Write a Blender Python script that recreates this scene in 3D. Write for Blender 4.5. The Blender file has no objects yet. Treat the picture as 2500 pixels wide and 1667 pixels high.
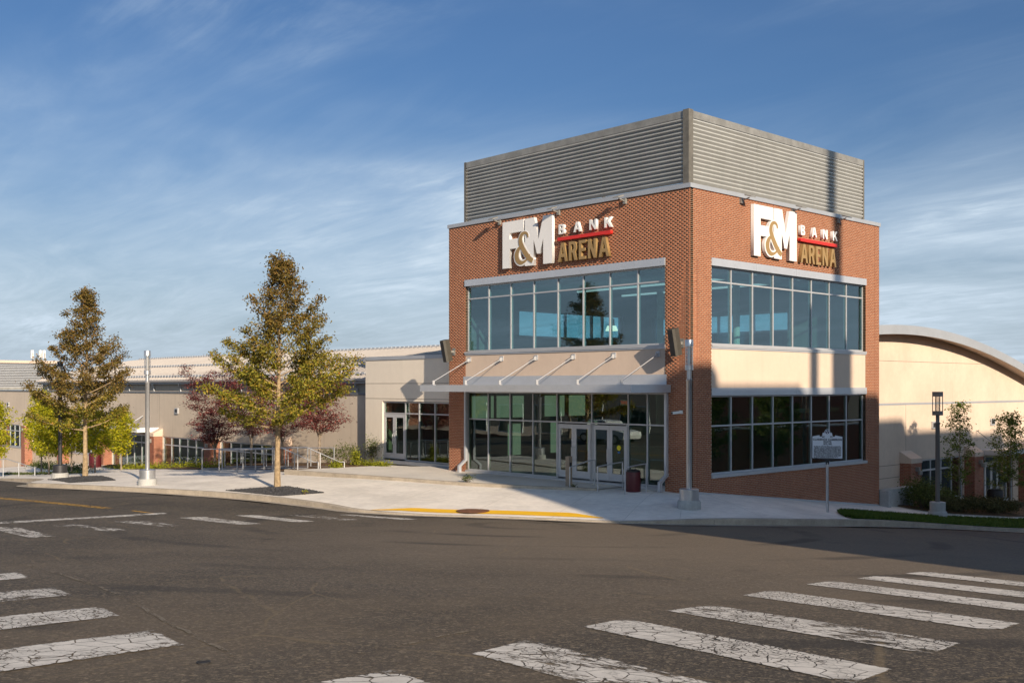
import bpy, math, random
import numpy as np
from mathutils import Vector, Matrix, Quaternion
R = math.radians
SC = bpy.context.scene
COL = SC.collection

# ------------------------------------------------------------------ camera
cam_d = bpy.data.cameras.new('camera'); cam = bpy.data.objects.new('camera', cam_d); COL.objects.link(cam)
cam.location = (22.777, -29.798, 0.0)
cam.rotation_euler = (R(90), 0, 0.8208)
cam_d.sensor_width = 36.0; cam_d.lens = 2563.0*36/2500; cam_d.shift_y = (942.39-833.5)/2500
cam_d.clip_start = 0.1; cam_d.clip_end = 3000
SC.camera = cam
# ------------------------------------------------------------------ sun, sky, exposure
SUN_A, SUN_E = R(19), R(20.5)           # azimuth measured from +X towards -Y, elevation
sun_dir = Vector((math.cos(SUN_E)*math.cos(SUN_A), -math.cos(SUN_E)*math.sin(SUN_A), math.sin(SUN_E)))
sl = bpy.data.lights.new('sun', 'SUN'); sun = bpy.data.objects.new('sun', sl); COL.objects.link(sun)
sl.energy = 4.2; sl.angle = R(0.53); sl.color = (1.0, 0.83, 0.63)
sun.rotation_mode = 'QUATERNION'; sun.rotation_quaternion = (-sun_dir).to_track_quat('-Z', 'Y')
sun.location = (60, -40, 40)
SC.view_settings.view_transform = 'Standard'; SC.view_settings.look = 'None'
SC.view_settings.gamma = 1.0; SC.view_settings.use_curve_mapping = False
SC.view_settings.exposure = 0.66
SC.cycles.max_bounces = 8; SC.cycles.transparent_max_bounces = 24; SC.cycles.use_denoising = True
SC.cycles.sample_clamp_indirect = 6.0; SC.cycles.caustics_reflective = False; SC.cycles.caustics_refractive = False

def N(nt, typ, **kw):
    n = nt.nodes.new(typ)
    for k, v in kw.items(): setattr(n, k, v)
    return n
def math_n(nt, op, a, b=None, clamp=False):
    n = N(nt, 'ShaderNodeMath', operation=op); n.use_clamp = clamp
    for i, v in enumerate((a, b)):
        if v is None: continue
        if isinstance(v, (int, float)): n.inputs[i].default_value = v
        else: nt.links.new(v, n.inputs[i])
    return n.outputs[0]
def mixc(nt, fac, a, b, blend='MIX'):
    n = N(nt, 'ShaderNodeMix', data_type='RGBA', blend_type=blend)
    for i, v in ((0, fac), (6, a), (7, b)):
        if isinstance(v, (int, float)): n.inputs[i].default_value = v
        elif isinstance(v, tuple): n.inputs[i].default_value = (*v[:3], 1)
        else: nt.links.new(v, n.inputs[i])
    return n.outputs[2]
def maprange(nt, v, a, b, c=0.0, d=1.0, smooth=True):
    n = N(nt, 'ShaderNodeMapRange'); n.interpolation_type = 'SMOOTHSTEP' if smooth else 'LINEAR'
    nt.links.new(v, n.inputs[0])
    for i, q in enumerate((a, b, c, d)): n.inputs[i+1].default_value = q
    return n.outputs[0]
def noise(nt, vec, scale, detail=4, rough=.55, dist=0.0):
    n = N(nt, 'ShaderNodeTexNoise'); n.inputs['Scale'].default_value = scale; n.inputs['Detail'].default_value = detail
    n.inputs['Roughness'].default_value = rough; n.inputs['Distortion'].default_value = dist
    if vec is not None: nt.links.new(vec, n.inputs['Vector'])
    return n.outputs[0]
def mapping(nt, vec, scale=(1,1,1), rot=(0,0,0), loc=(0,0,0)):
    n = N(nt, 'ShaderNodeMapping'); nt.links.new(vec, n.inputs[0])
    n.inputs['Location'].default_value = loc; n.inputs['Rotation'].default_value = rot; n.inputs['Scale'].default_value = scale
    return n.outputs[0]

W = bpy.data.worlds.new('World'); SC.world = W; W.use_nodes = True
nt = W.node_tree; nt.nodes.clear()
sky = N(nt, 'ShaderNodeTexSky', sky_type='NISHITA'); sky.sun_disc = False
sky.sun_elevation = SUN_E; sky.sun_rotation = math.pi/2 + SUN_A
sky.altitude = 150; sky.air_density = 1.0; sky.dust_density = 3.4; sky.ozone_density = 2.2
tc = N(nt, 'ShaderNodeTexCoord'); sep = N(nt, 'ShaderNodeSeparateXYZ'); nt.links.new(tc.outputs['Generated'], sep.inputs[0])
zz = math_n(nt, 'ADD', math_n(nt, 'MAXIMUM', sep.outputs[2], 0.0), 0.10)
comb = N(nt, 'ShaderNodeCombineXYZ')
nt.links.new(math_n(nt, 'DIVIDE', sep.outputs[0], zz), comb.inputs[0]); nt.links.new(math_n(nt, 'DIVIDE', sep.outputs[1], zz), comb.inputs[1])
P = comb.outputs[0]
big = noise(nt, mapping(nt, P, (.8,1,1), (0,0,R(20)), loc=(7.4,1.0,0)), 0.55, 4, .55, .5)
streak = noise(nt, mapping(nt, P, (0.65,1.9,1), (0,0,R(28))), 1.15, 10, .66, 2.2)
fine = noise(nt, mapping(nt, P, (1.4,5.5,1), (0,0,R(52))), 2.6, 9, .64, .9)
puff = noise(nt, mapping(nt, P, (1,1,1)), 3.2, 8, .62, .4)
tex = math_n(nt, 'ADD', math_n(nt, 'MULTIPLY', maprange(nt, streak, .32, .78), .48), math_n(nt, 'ADD', math_n(nt, 'MULTIPLY', maprange(nt, fine, .40, .74), .26), math_n(nt, 'MULTIPLY', maprange(nt, puff, .42, .75), .26)))
cl = math_n(nt, 'MULTIPLY', maprange(nt, big, .47, .66), tex)
edge = math_n(nt, 'ADD', sep.outputs[2], math_n(nt, 'ADD', math_n(nt, 'MULTIPLY', math_n(nt, 'SUBTRACT', big, .5), -.34), math_n(nt, 'MULTIPLY', math_n(nt, 'SUBTRACT', streak, .5), -.06)))
low = maprange(nt, edge, .03, .33, 1.0, 0.0)
veil = math_n(nt, 'MULTIPLY', low, math_n(nt, 'ADD', .72, math_n(nt, 'MULTIPLY', tex, .26)))
fac = math_n(nt, 'MINIMUM', math_n(nt, 'ADD', math_n(nt, 'MULTIPLY', cl, .56), math_n(nt, 'MULTIPLY', veil, .92)), .95)
skyc = mixc(nt, 1.0, sky.outputs[0], (0.262, 0.36, 0.475), 'MULTIPLY')
out = mixc(nt, fac, skyc, (2.9, 3.45, 4.0))
bg = N(nt, 'ShaderNodeBackground'); nt.links.new(out, bg.inputs[0]); bg.inputs[1].default_value = 0.140
wo = N(nt, 'ShaderNodeOutputWorld'); nt.links.new(bg.outputs[0], wo.inputs[0])

# ------------------------------------------------------------------ materials
def new_mat(name):
    m = bpy.data.materials.new(name); m.use_nodes = True; t = m.node_tree
    return m, t, t.nodes['Principled BSDF'], t.nodes['Material Output']
def pos(t): return N(t, 'ShaderNodeNewGeometry').outputs['Position']
def pm(name, col, rough=.6, metal=0.0, var=.18, vs=1.2, bump=0.0, bs=30.0, spec=.5, streaks=0.0):
    m, t, b, o = new_mat(name); p = pos(t)
    n1 = noise(t, p, vs, 6, .6); n2 = noise(t, p, vs*9, 3, .6)
    f = math_n(t, 'ADD', math_n(t, 'MULTIPLY', n1, .7), math_n(t, 'MULTIPLY', n2, .3))
    f = maprange(t, f, .3, .7)
    c = mixc(t, f, tuple(x*(1-var) for x in col), tuple(min(1, x*(1+var*.8)) for x in col))
    if streaks:
        s = noise(t, mapping(t, p, (2.2, 2.2, .12)), 1.6, 5, .6)
        c = mixc(t, math_n(t, 'MULTIPLY', maprange(t, s, .5, .8), streaks), c, tuple(x*.45 for x in col))
    t.links.new(c, b.inputs['Base Color']); b.inputs['Roughness'].default_value = rough; b.inputs['Metallic'].default_value = metal
    b.inputs['Specular IOR Level'].default_value = spec
    if bump:
        bn = N(t, 'ShaderNodeBump'); bn.inputs['Strength'].default_value = bump; bn.inputs['Distance'].default_value = .02
        t.links.new(noise(t, p, bs, 5, .6), bn.inputs['Height']); t.links.new(bn.outputs[0], b.inputs['Normal'])
    return m
def island(t):
    g = N(t, 'ShaderNodeNewGeometry'); oi = N(t, 'ShaderNodeObjectInfo')
    return math_n(t, 'FRACT', math_n(t, 'ADD', g.outputs['Random Per Island'], oi.outputs['Random']))
def ramp(t, fac, stops):
    r = N(t, 'ShaderNodeValToRGB'); e = r.color_ramp.elements
    while len(e) < len(stops): e.new(.5)
    for el, (p, c) in zip(e, stops): el.position = p; el.color = (*c, 1)
    t.links.new(fac, r.inputs[0]); return r.outputs[0]
M = {}
def brick_mat():
    m, t, b, o = new_mat('brick_clay'); p = pos(t)
    c = ramp(t, island(t), [(0, (.265,.090,.044)), (.35, (.300,.103,.050)), (.7, (.322,.113,.055)), (1, (.35,.130,.064))])
    c = mixc(t, math_n(t, 'MULTIPLY', maprange(t, noise(t, p, 60, 4), .45, .75), .25), c, (.20,.068,.036))
    big = maprange(t, noise(t, p, .35, 4), .3, .7)
    c = mixc(t, math_n(t, 'MULTIPLY', big, .22), c, (.27,.10,.05))
    stn = noise(t, mapping(t, p, (1.6, 1.6, .10)), 1.1, 5, .6); c = mixc(t, math_n(t, 'MULTIPLY', maprange(t, stn, .52, .74), .22), c, (.19,.072,.04))
    t.links.new(c, b.inputs['Base Color']); b.inputs['Roughness'].default_value = .85; b.inputs['Specular IOR Level'].default_value = .25
    return m
M['brick'] = brick_mat()
M['mortar'] = pm('mortar', (.50,.365,.265), .95, var=.15, vs=4, spec=.1)
def brick_tex_mat():
    m, t, b, o = new_mat('brick_far'); p = pos(t)
    s = N(t, 'ShaderNodeSeparateXYZ'); t.links.new(p, s.inputs[0])
    cb = N(t, 'ShaderNodeCombineXYZ'); t.links.new(math_n(t, 'ADD', s.outputs[0], s.outputs[1]), cb.inputs[0]); t.links.new(s.outputs[2], cb.inputs[1])
    bt = N(t, 'ShaderNodeTexBrick'); t.links.new(cb.outputs[0], bt.inputs['Vector'])
    bt.inputs['Color1'].default_value = (.24,.066,.034,1); bt.inputs['Color2'].default_value = (.34,.112,.055,1); bt.inputs['Mortar'].default_value = (.46,.35,.26,1)
    bt.inputs['Scale'].default_value = 1.0; bt.inputs['Mortar Size'].default_value = .0055; bt.inputs['Brick Width'].default_value = .2032; bt.inputs['Row Height'].default_value = .0677
    t.links.new(bt.outputs['Color'], b.inputs['Base Color']); b.inputs['Roughness'].default_value = .85
    bn = N(t, 'ShaderNodeBump'); bn.inputs['Strength'].default_value = .6; bn.inputs['Distance'].default_value = .006; bn.invert = True
    t.links.new(bt.outputs['Fac'], bn.inputs['Height']); t.links.new(bn.outputs[0], b.inputs['Normal'])
    return m
M['brick_far'] = brick_tex_mat()
def asphalt_mat():
    m, t, b, o = new_mat('asphalt'); p = pos(t)
    big = maprange(t, noise(t, p, .16, 6, .62), .3, .7)
    c = mixc(t, big, (.046,.040,.032), (.125,.104,.080))
    mid = maprange(t, noise(t, mapping(t, p, (1,1,1)), 1.3, 6, .7), .35, .75)
    c = mixc(t, math_n(t, 'MULTIPLY', mid, .45), c, (.062,.047,.031))
    for sc_, am in ((16, .22), (34, .55), (75, .42)):
        gr = N(t, 'ShaderNodeTexVoronoi'); gr.inputs['Scale'].default_value = sc_; t.links.new(p, gr.inputs['Vector'])
        sx = N(t, 'ShaderNodeSeparateColor'); t.links.new(gr.outputs['Color'], sx.inputs[0])
        c = mixc(t, math_n(t, 'MULTIPLY', maprange(t, sx.outputs[0], .55, .05), am), c, (.020,.016,.011))
        c = mixc(t, math_n(t, 'MULTIPLY', maprange(t, sx.outputs[1], .80, 1.0), am), c, (.38,.30,.20))
    # dust washed to the edge between the lanes
    dust = math_n(t, 'MULTIPLY', maprange(t, noise(t, mapping(t, p, (1,1,1), loc=(7,2,0)), .11, 5, .6), .50, .66), .38)
    c = mixc(t, dust, c, (.21,.158,.10))
    dd = N(t, 'ShaderNodeVectorMath', operation='DISTANCE'); t.links.new(p, dd.inputs[0]); dd.inputs[1].default_value = (7.5,-9.5,-3.6)
    c = mixc(t, math_n(t, 'MULTIPLY', maprange(t, math_n(t, 'ADD', dd.outputs['Value'], math_n(t, 'MULTIPLY', noise(t, p, .5, 4), 6.0)), 20.0, 6.0), .55), c, (.25,.195,.135))
    oil = math_n(t, 'MULTIPLY', maprange(t, noise(t, mapping(t, p, (1,1,1), loc=(1,9,0)), .75, 5, .7), .60, .74), .5)
    c = mixc(t, oil, c, (.035,.030,.025))
    # tyre scuffs: stretched dark arcs
    tw = N(t, 'ShaderNodeTexWave', wave_type='RINGS', rings_direction='Z'); t.links.new(mapping(t, p, (1,1,1), loc=(-1.0,9.0,0)), tw.inputs['Vector'])
    tw.inputs['Scale'].default_value = .10; tw.inputs['Distortion'].default_value = 1.1; tw.inputs['Detail'].default_value = 3; tw.inputs['Detail Scale'].default_value = .8
    sc = math_n(t, 'MULTIPLY', maprange(t, tw.outputs['Fac'], .88, .99), maprange(t, noise(t, p, .25, 3), .42, .62))
    c = mixc(t, math_n(t, 'MULTIPLY', sc, .55), c, (.034,.030,.025))
    # pale dusty cracks
    dn = N(t, 'ShaderNodeTexNoise'); dn.inputs['Scale'].default_value = .8; dn.inputs['Detail'].default_value = 5; t.links.new(p, dn.inputs['Vector'])
    wp = mixc(t, .12, p, dn.outputs['Color'], 'LINEAR_LIGHT')
    vo = N(t, 'ShaderNodeTexVoronoi', feature='DISTANCE_TO_EDGE'); vo.inputs['Scale'].default_value = .21; t.links.new(wp, vo.inputs['Vector'])
    cr = math_n(t, 'MULTIPLY', maprange(t, vo.outputs['Distance'], .005, .001), maprange(t, noise(t, p, .5, 3), .44, .56))
    c = mixc(t, math_n(t, 'MULTIPLY', cr, .45), c, (.24,.18,.10))
    t.links.new(c, b.inputs['Base Color']); b.inputs['Roughness'].default_value = .82; b.inputs['Specular IOR Level'].default_value = .35
    bn = N(t, 'ShaderNodeBump'); bn.inputs['Strength'].default_value = .9; bn.inputs['Distance'].default_value = .012
    h = math_n(t, 'ADD', noise(t, p, 55, 4, .7), math_n(t, 'MULTIPLY', noise(t, p, 6, 3), .8))
    t.links.new(h, bn.inputs['Height']); t.links.new(bn.outputs[0], b.inputs['Normal'])
    return m
M['asphalt'] = asphalt_mat()
def paint_mat(name, col, crack=2.6, wear=.5):
    m, t, b, o = new_mat(name); p = pos(t)
    dn = N(t, 'ShaderNodeTexNoise'); dn.inputs['Scale'].default_value = 2.5; dn.inputs['Detail'].default_value = 4; t.links.new(p, dn.inputs['Vector'])
    wp = mixc(t, .06, p, dn.outputs['Color'], 'LINEAR_LIGHT')
    v1 = N(t, 'ShaderNodeTexVoronoi', feature='DISTANCE_TO_EDGE'); v1.inputs['Scale'].default_value = crack; t.links.new(wp, v1.inputs['Vector'])
    v2 = N(t, 'ShaderNodeTexVoronoi', feature='DISTANCE_TO_EDGE'); v2.inputs['Scale'].default_value = crack*3.3; t.links.new(wp, v2.inputs['Vector'])
    where = maprange(t, noise(t, p, .9, 4), .42, .62)
    k1 = maprange(t, v1.outputs['Distance'], .012, .030)
    k2 = math_n(t, 'MAXIMUM', maprange(t, v2.outputs['Distance'], .03, .07), math_n(t, 'SUBTRACT', 1.0, where))
    oi = N(t, 'ShaderNodeObjectInfo'); rnd = math_n(t, 'MULTIPLY', math_n(t, 'SUBTRACT', oi.outputs['Random'], .5), .14)
    worn = maprange(t, math_n(t, 'ADD', noise(t, mapping(t, p, (1.3, 3.0, 1)), 1.6, 9, .78), math_n(t, 'ADD', rnd, math_n(t, 'MULTIPLY', math_n(t, 'SUBTRACT', noise(t, p, .55, 3), .5), .35))), wear+.10, wear+.01)
    ea = N(t, 'ShaderNodeAttribute'); ea.attribute_name = 'edge'
    rag = maprange(t, math_n(t, 'SUBTRACT', ea.outputs['Fac'], math_n(t, 'MULTIPLY', maprange(t, noise(t, p, 13, 7, .7), .45, .85), .085)), -.006, .008)
    chip = maprange(t, noise(t, p, 26, 5, .75), .70, .62)
    al = math_n(t, 'MULTIPLY', math_n(t, 'MULTIPLY', k1, k2), math_n(t, 'MULTIPLY', math_n(t, 'MULTIPLY', worn, chip), rag))
    c = mixc(t, maprange(t, noise(t, p, 5, 5), .3, .7), tuple(x*.82 for x in col), col)
    t.links.new(c, b.inputs['Base Color']); b.inputs['Roughness'].default_value = .75
    tr = N(t, 'ShaderNodeBsdfTransparent'); mx = N(t, 'ShaderNodeMixShader'); t.links.new(al, mx.inputs[0])
    t.links.new(tr.outputs[0], mx.inputs[1]); t.links.new(b.outputs[0], mx.inputs[2]); t.links.new(mx.outputs[0], o.inputs[0])
    return m
M['paint_white'] = paint_mat('road_paint_white', (.74,.69,.61), 4.2, .55)
M['paint_worn'] = paint_mat('road_paint_worn', (.74,.69,.61), 4.5, .45)
M['paint_yellow'] = paint_mat('road_paint_yellow', (.72,.40,.05), 2.0, .60)
M['concrete'] = pm('sidewalk_concrete', (.80,.74,.655), .9, var=.17, vs=.45, bump=.25, bs=60, spec=.2)
M['walk'] = pm('entry_concrete', (.70,.65,.575), .9, var=.10, vs=.5, bump=.25, bs=60, spec=.2)
M['joint'] = pm('paving_joint', (.60,.55,.48), .95, var=.2)
M['kerb'] = pm('kerb_concrete', (.40,.345,.275), .92, var=.22, vs=1.5, bump=.5, bs=40, spec=.2, streaks=.25)
M['gutter'] = pm('gutter_concrete', (.44,.385,.31), .9, var=.25, vs=1.2, bump=.4, bs=40, spec=.2)
def tactile():
    m = pm('tactile_yellow', (.92,.52,.015), .7, var=.08, vs=2)
    t = m.node_tree; b = t.nodes['Principled BSDF']; v = N(t, 'ShaderNodeTexVoronoi'); v.inputs['Scale'].default_value = 16; v.inputs['Randomness'].default_value = 0; t.links.new(pos(t), v.inputs['Vector'])
    bn = N(t, 'ShaderNodeBump'); bn.inputs['Strength'].default_value = 1; bn.inputs['Distance'].default_value = .008; t.links.new(maprange(t, v.outputs['Distance'], .45, .25), bn.inputs['Height']); t.links.new(bn.outputs[0], b.inputs['Normal'])
    return m
M['tactile'] = tactile()
M['cream'] = pm('stucco_cream', (.63,.50,.40), .9, var=.05, vs=.6, bump=.2, bs=90, spec=.15, streaks=.14)
M['gable'] = pm('stucco_gable', (.625,.495,.395), .9, var=.09, vs=.5, bump=.2, bs=90, spec=.15, streaks=.08)
M['taupe'] = pm('stucco_taupe', (.56,.475,.385), .9, var=.06, vs=.4, bump=.2, bs=90, spec=.15, streaks=.22)
M['wingwall'] = pm('wing_stucco', (.74,.67,.575), .9, var=.05, vs=.4, bump=.2, bs=90, spec=.15, streaks=.08)
M['caulk'] = pm('joint_caulk', (.20,.075,.045), .8, var=.1)
M['groove'] = pm('wall_groove', (.17,.14,.11), .9, var=.1)
M['alu'] = pm('anodised_aluminium', (.50,.51,.53), .42, .35, var=.05, vs=2)
M['alu2'] = pm('metal_panel', (.56,.58,.62), .38, .45, var=.05, vs=1.5, streaks=.06)
M['door'] = pm('door_aluminium', (.55,.56,.58), .45, .3, var=.04)
M['steel'] = pm('brushed_steel', (.55,.56,.58), .33, .75, var=.10, vs=3)
M['galv'] = pm('galvanised_steel', (.31,.305,.285), .55, .45, var=.22, vs=2.5, streaks=.22)
M['slat'] = pm('louver_metal', (.43,.435,.42), .55, .15, var=.10, vs=1.2, streaks=.08)
M['post_steel'] = pm('weathered_post_steel', (.17,.16,.14), .6, .3, var=.3, vs=3, streaks=.3)
M['coping'] = pm('coping_metal', (.45,.47,.50), .45, .4, var=.06)
M['roofmetal'] = pm('roof_metal', (.43,.395,.365), .5, .25, var=.06, vs=.3)
M['fascia'] = pm('fascia_metal', (.42,.44,.47), .5, .35, var=.06)
M['darkcap'] = pm('parapet_cap', (.17,.18,.195), .5, .3, var=.08)
M['white'] = pm('white_sign_paint', (.80,.79,.78), .45, var=.03)
M['gold'] = pm('gold_sign_paint', (.36,.235,.10), .45, .15, var=.05)
M['red'] = pm('red_sign_paint', (.62,.030,.022), .45, var=.05)
M['rim'] = pm('amber_return', (.42,.22,.05), .5, var=.05)
M['speaker'] = pm('speaker_case', (.055,.050,.040), .6, var=.15, vs=6)
M['black'] = pm('black_metal', (.02,.02,.022), .5, var=.1)
M['burgundy'] = pm('burgundy_bin', (.085,.010,.014), .45, var=.1)
M['post_wood'] = pm('bronze_post', (.30,.235,.175), .6, .2, var=.1)
M['rail'] = pm('painted_rail', (.50,.51,.53), .4, .55, var=.06)
M['rust'] = pm('rusty_iron', (.20,.085,.04), .85, .2, var=.4, vs=9, bump=.6, bs=50)
M['iron'] = pm('cast_iron', (.045,.042,.04), .7, .5, var=.3, vs=9)
M['bark'] = pm('bark_pale', (.34,.25,.15), .95, var=.45, vs=9, bump=.9, bs=45, spec=.1)
M['bark_grey'] = pm('bark_grey', (.27,.22,.17), .95, var=.35, vs=8, bump=.8, bs=40, spec=.1)
M['bark_dark'] = pm('bark_dark', (.11,.085,.065), .95, var=.3, vs=8, bump=.8, bs=40, spec=.1)
M['mulch'] = pm('bark_mulch', (.17,.11,.065), .98, var=.5, vs=7, bump=1.0, bs=26, spec=.1)
M['gravel'] = pm('dark_gravel', (.060,.060,.064), .85, var=.5, vs=14, spec=.3)
M['soil'] = pm('soil', (.07,.055,.04), .98, var=.3, vs=5, bump=.8, bs=20)
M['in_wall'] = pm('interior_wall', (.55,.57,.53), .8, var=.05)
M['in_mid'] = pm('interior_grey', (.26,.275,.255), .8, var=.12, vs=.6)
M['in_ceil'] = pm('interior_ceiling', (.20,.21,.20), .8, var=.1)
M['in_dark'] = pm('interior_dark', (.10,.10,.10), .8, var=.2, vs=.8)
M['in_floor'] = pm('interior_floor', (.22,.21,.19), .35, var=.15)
M['stone_conc'] = pm('retaining_concrete', (.40,.40,.385), .9, var=.16, vs=1.3, bump=.4, bs=30, spec=.2, streaks=.2)
M['asph_roof'] = pm('flat_roof', (.62,.60,.57), .9, var=.1)
M['sign_face'] = pm('marker_silver', (.66,.69,.74), .5, .0, var=.05)
M['sign_black'] = pm('marker_black', (.012,.012,.016), .5, var=.1)
M['navy'] = pm('marker_navy', (.012,.02,.08), .5, var=.1)
M['sticker_y'] = pm('yellow_sticker', (.80,.68,.02), .5, var=.05)
M['sticker_b'] = pm('blue_sticker', (.03,.16,.45), .5, var=.05)
M['lamp_glass'] = pm('frosted_lamp_glass', (.66,.63,.60), .35, var=.05)
M['white_pot'] = pm('white_enamel', (.75,.75,.73), .4, var=.04)
def glass_mat(name, tint, rbase=.07, rmul=1.5, rcol=(.86,.93,1.0), wob=0.0):
    m, t, b, o = new_mat(name); t.nodes.remove(b)
    g_ = N(t, 'ShaderNodeNewGeometry'); dt = N(t, 'ShaderNodeVectorMath', operation='DOT_PRODUCT'); t.links.new(g_.outputs['Incoming'], dt.inputs[0]); t.links.new(g_.outputs['Normal'], dt.inputs[1])
    one = math_n(t, 'SUBTRACT', 1.0, math_n(t, 'ABSOLUTE', dt.outputs['Value'])); fres = math_n(t, 'ADD', .04, math_n(t, 'MULTIPLY', math_n(t, 'POWER', one, 5.0), .96))
    gl = N(t, 'ShaderNodeBsdfGlossy'); gl.inputs['Roughness'].default_value = .0; gl.inputs['Color'].default_value = (*rcol, 1)
    if wob:
        bn = N(t, 'ShaderNodeBump'); bn.inputs['Strength'].default_value = wob; bn.inputs['Distance'].default_value = .05
        t.links.new(noise(t, pos(t), .55, 2), bn.inputs['Height']); t.links.new(bn.outputs[0], gl.inputs['Normal'])
    tr = N(t, 'ShaderNodeBsdfTransparent'); tr.inputs[0].default_value = (*tint, 1)
    f = math_n(t, 'ADD', math_n(t, 'MULTIPLY', fres, rmul), rbase, clamp=True)
    mx = N(t, 'ShaderNodeMixShader'); t.links.new(f, mx.inputs[0]); t.links.new(tr.outputs[0], mx.inputs[1]); t.links.new(gl.outputs[0], mx.inputs[2]); t.links.new(mx.outputs[0], o.inputs[0])
    return m
M['glass'] = glass_mat('tinted_glass', (.60,.80,.82), .07, 1.3, wob=.03)
M['glass_low'] = glass_mat('storefront_glass', (.55,.68,.60), .075, 1.5, wob=.06)
M['glass_back'] = glass_mat('clear_glass', (.62,.80,.84), .04, 1.0)
M['glass_lamp'] = glass_mat('lantern_glass', (.80,.80,.80), .08, 1.5)
def emit(name, col, s):
    m, t, b, o = new_mat(name); b.inputs['Base Color'].default_value = (*col, 1); b.inputs['Emission Color'].default_value = (*col, 1); b.inputs['Emission Strength'].default_value = s
    return m
M['lit_shade'] = emit('lit_lamp_shade', (1.0,.93,.72), 1.1)
M['lit_strip'] = emit('lit_ceiling_strip', (.95,1.0,.95), .35)
M['lobby_glow'] = emit('daylight_glow', (.58,.66,.52), .28)  # daylight on far lobby windows and walls, put in as glow
M['exit'] = emit('exit_letters', (.75,.10,.06), .5)
def leaf_mat(name, stops, trans=.35, zmix=None):
    m, t, b, o = new_mat(name)
    r = island(t)
    c = ramp(t, r, stops)
    if zmix:
        (z0, z1, stops2) = zmix
        oc = N(t, 'ShaderNodeTexCoord'); s = N(t, 'ShaderNodeSeparateXYZ'); t.links.new(oc.outputs['Object'], s.inputs[0])
        zn = math_n(t, 'ADD', s.outputs[2], math_n(t, 'MULTIPLY', math_n(t, 'SUBTRACT', noise(t, oc.outputs['Object'], .9, 3), .5), 3.5))
        c = mixc(t, maprange(t, zn, z0, z1), ramp(t, r, stops2), c)
    t.links.new(c, b.inputs['Base Color']); b.inputs['Roughness'].default_value = .6; b.inputs['Specular IOR Level'].default_value = .25
    tl = N(t, 'ShaderNodeBsdfTranslucent'); t.links.new(c, tl.inputs[0])
    mx = N(t, 'ShaderNodeMixShader'); mx.inputs[0].default_value = trans; t.links.new(b.outputs[0], mx.inputs[1]); t.links.new(tl.outputs[0], mx.inputs[2]); t.links.new(mx.outputs[0], o.inputs[0])
    return m
brown = [(0,(.075,.058,.018)), (.35,(.14,.108,.027)), (.6,(.22,.122,.033)), (.85,(.20,.17,.035)), (1,(.30,.155,.042))]
olive = [(0,(.095,.095,.015)), (.3,(.195,.20,.024)), (.6,(.31,.285,.032)), (.85,(.39,.30,.038)), (1,(.38,.19,.036))]
M['oak_mixed'] = leaf_mat('oak_leaf_olive', brown, .3, (3.8, 7.4, olive))
M['oak_brown'] = leaf_mat('oak_leaf_brown', brown, .3, (2.2, 4.4, olive))
M['maple'] = leaf_mat('maple_leaf_maroon', [(0,(.070,.020,.024)), (.4,(.15,.036,.042)), (.75,(.26,.064,.062)), (1,(.38,.12,.095))], .35)
M['maple_pink'] = leaf_mat('maple_leaf_pink', [(0,(.10,.030,.030)), (.4,(.20,.055,.055)), (.75,(.31,.095,.085)), (1,(.42,.15,.12))], .35)
M['yellow'] = leaf_mat('young_leaf_yellow', [(0,(.18,.21,.012)), (.35,(.36,.37,.018)), (.7,(.52,.49,.022)), (1,(.62,.50,.035))], .45)
M['green'] = leaf_mat('leaf_green', [(0,(.045,.07,.012)), (.4,(.105,.155,.022)), (.8,(.17,.22,.035)), (1,(.24,.24,.05))], .3)
M['hedge'] = leaf_mat('hedge_leaf', [(0,(.035,.038,.014)), (.5,(.075,.080,.026)), (1,(.13,.11,.045))], .25)
M['bushl'] = leaf_mat('shrub_leaf', [(0,(.045,.065,.016)), (.5,(.095,.125,.03)), (1,(.18,.20,.05))], .3)
M['lime'] = leaf_mat('lime_leaf', [(0,(.14,.17,.015)), (.5,(.28,.30,.02)), (1,(.42,.40,.04))], .4)
M['grassm'] = leaf_mat('grass_blade', [(0,(.045,.085,.012)), (.5,(.075,.130,.018)), (1,(.12,.17,.03))], .3)
M['grassbase'] = pm('turf', (.060,.105,.018), .95, var=.35, vs=3, bump=.8, bs=40, spec=.1)

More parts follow.
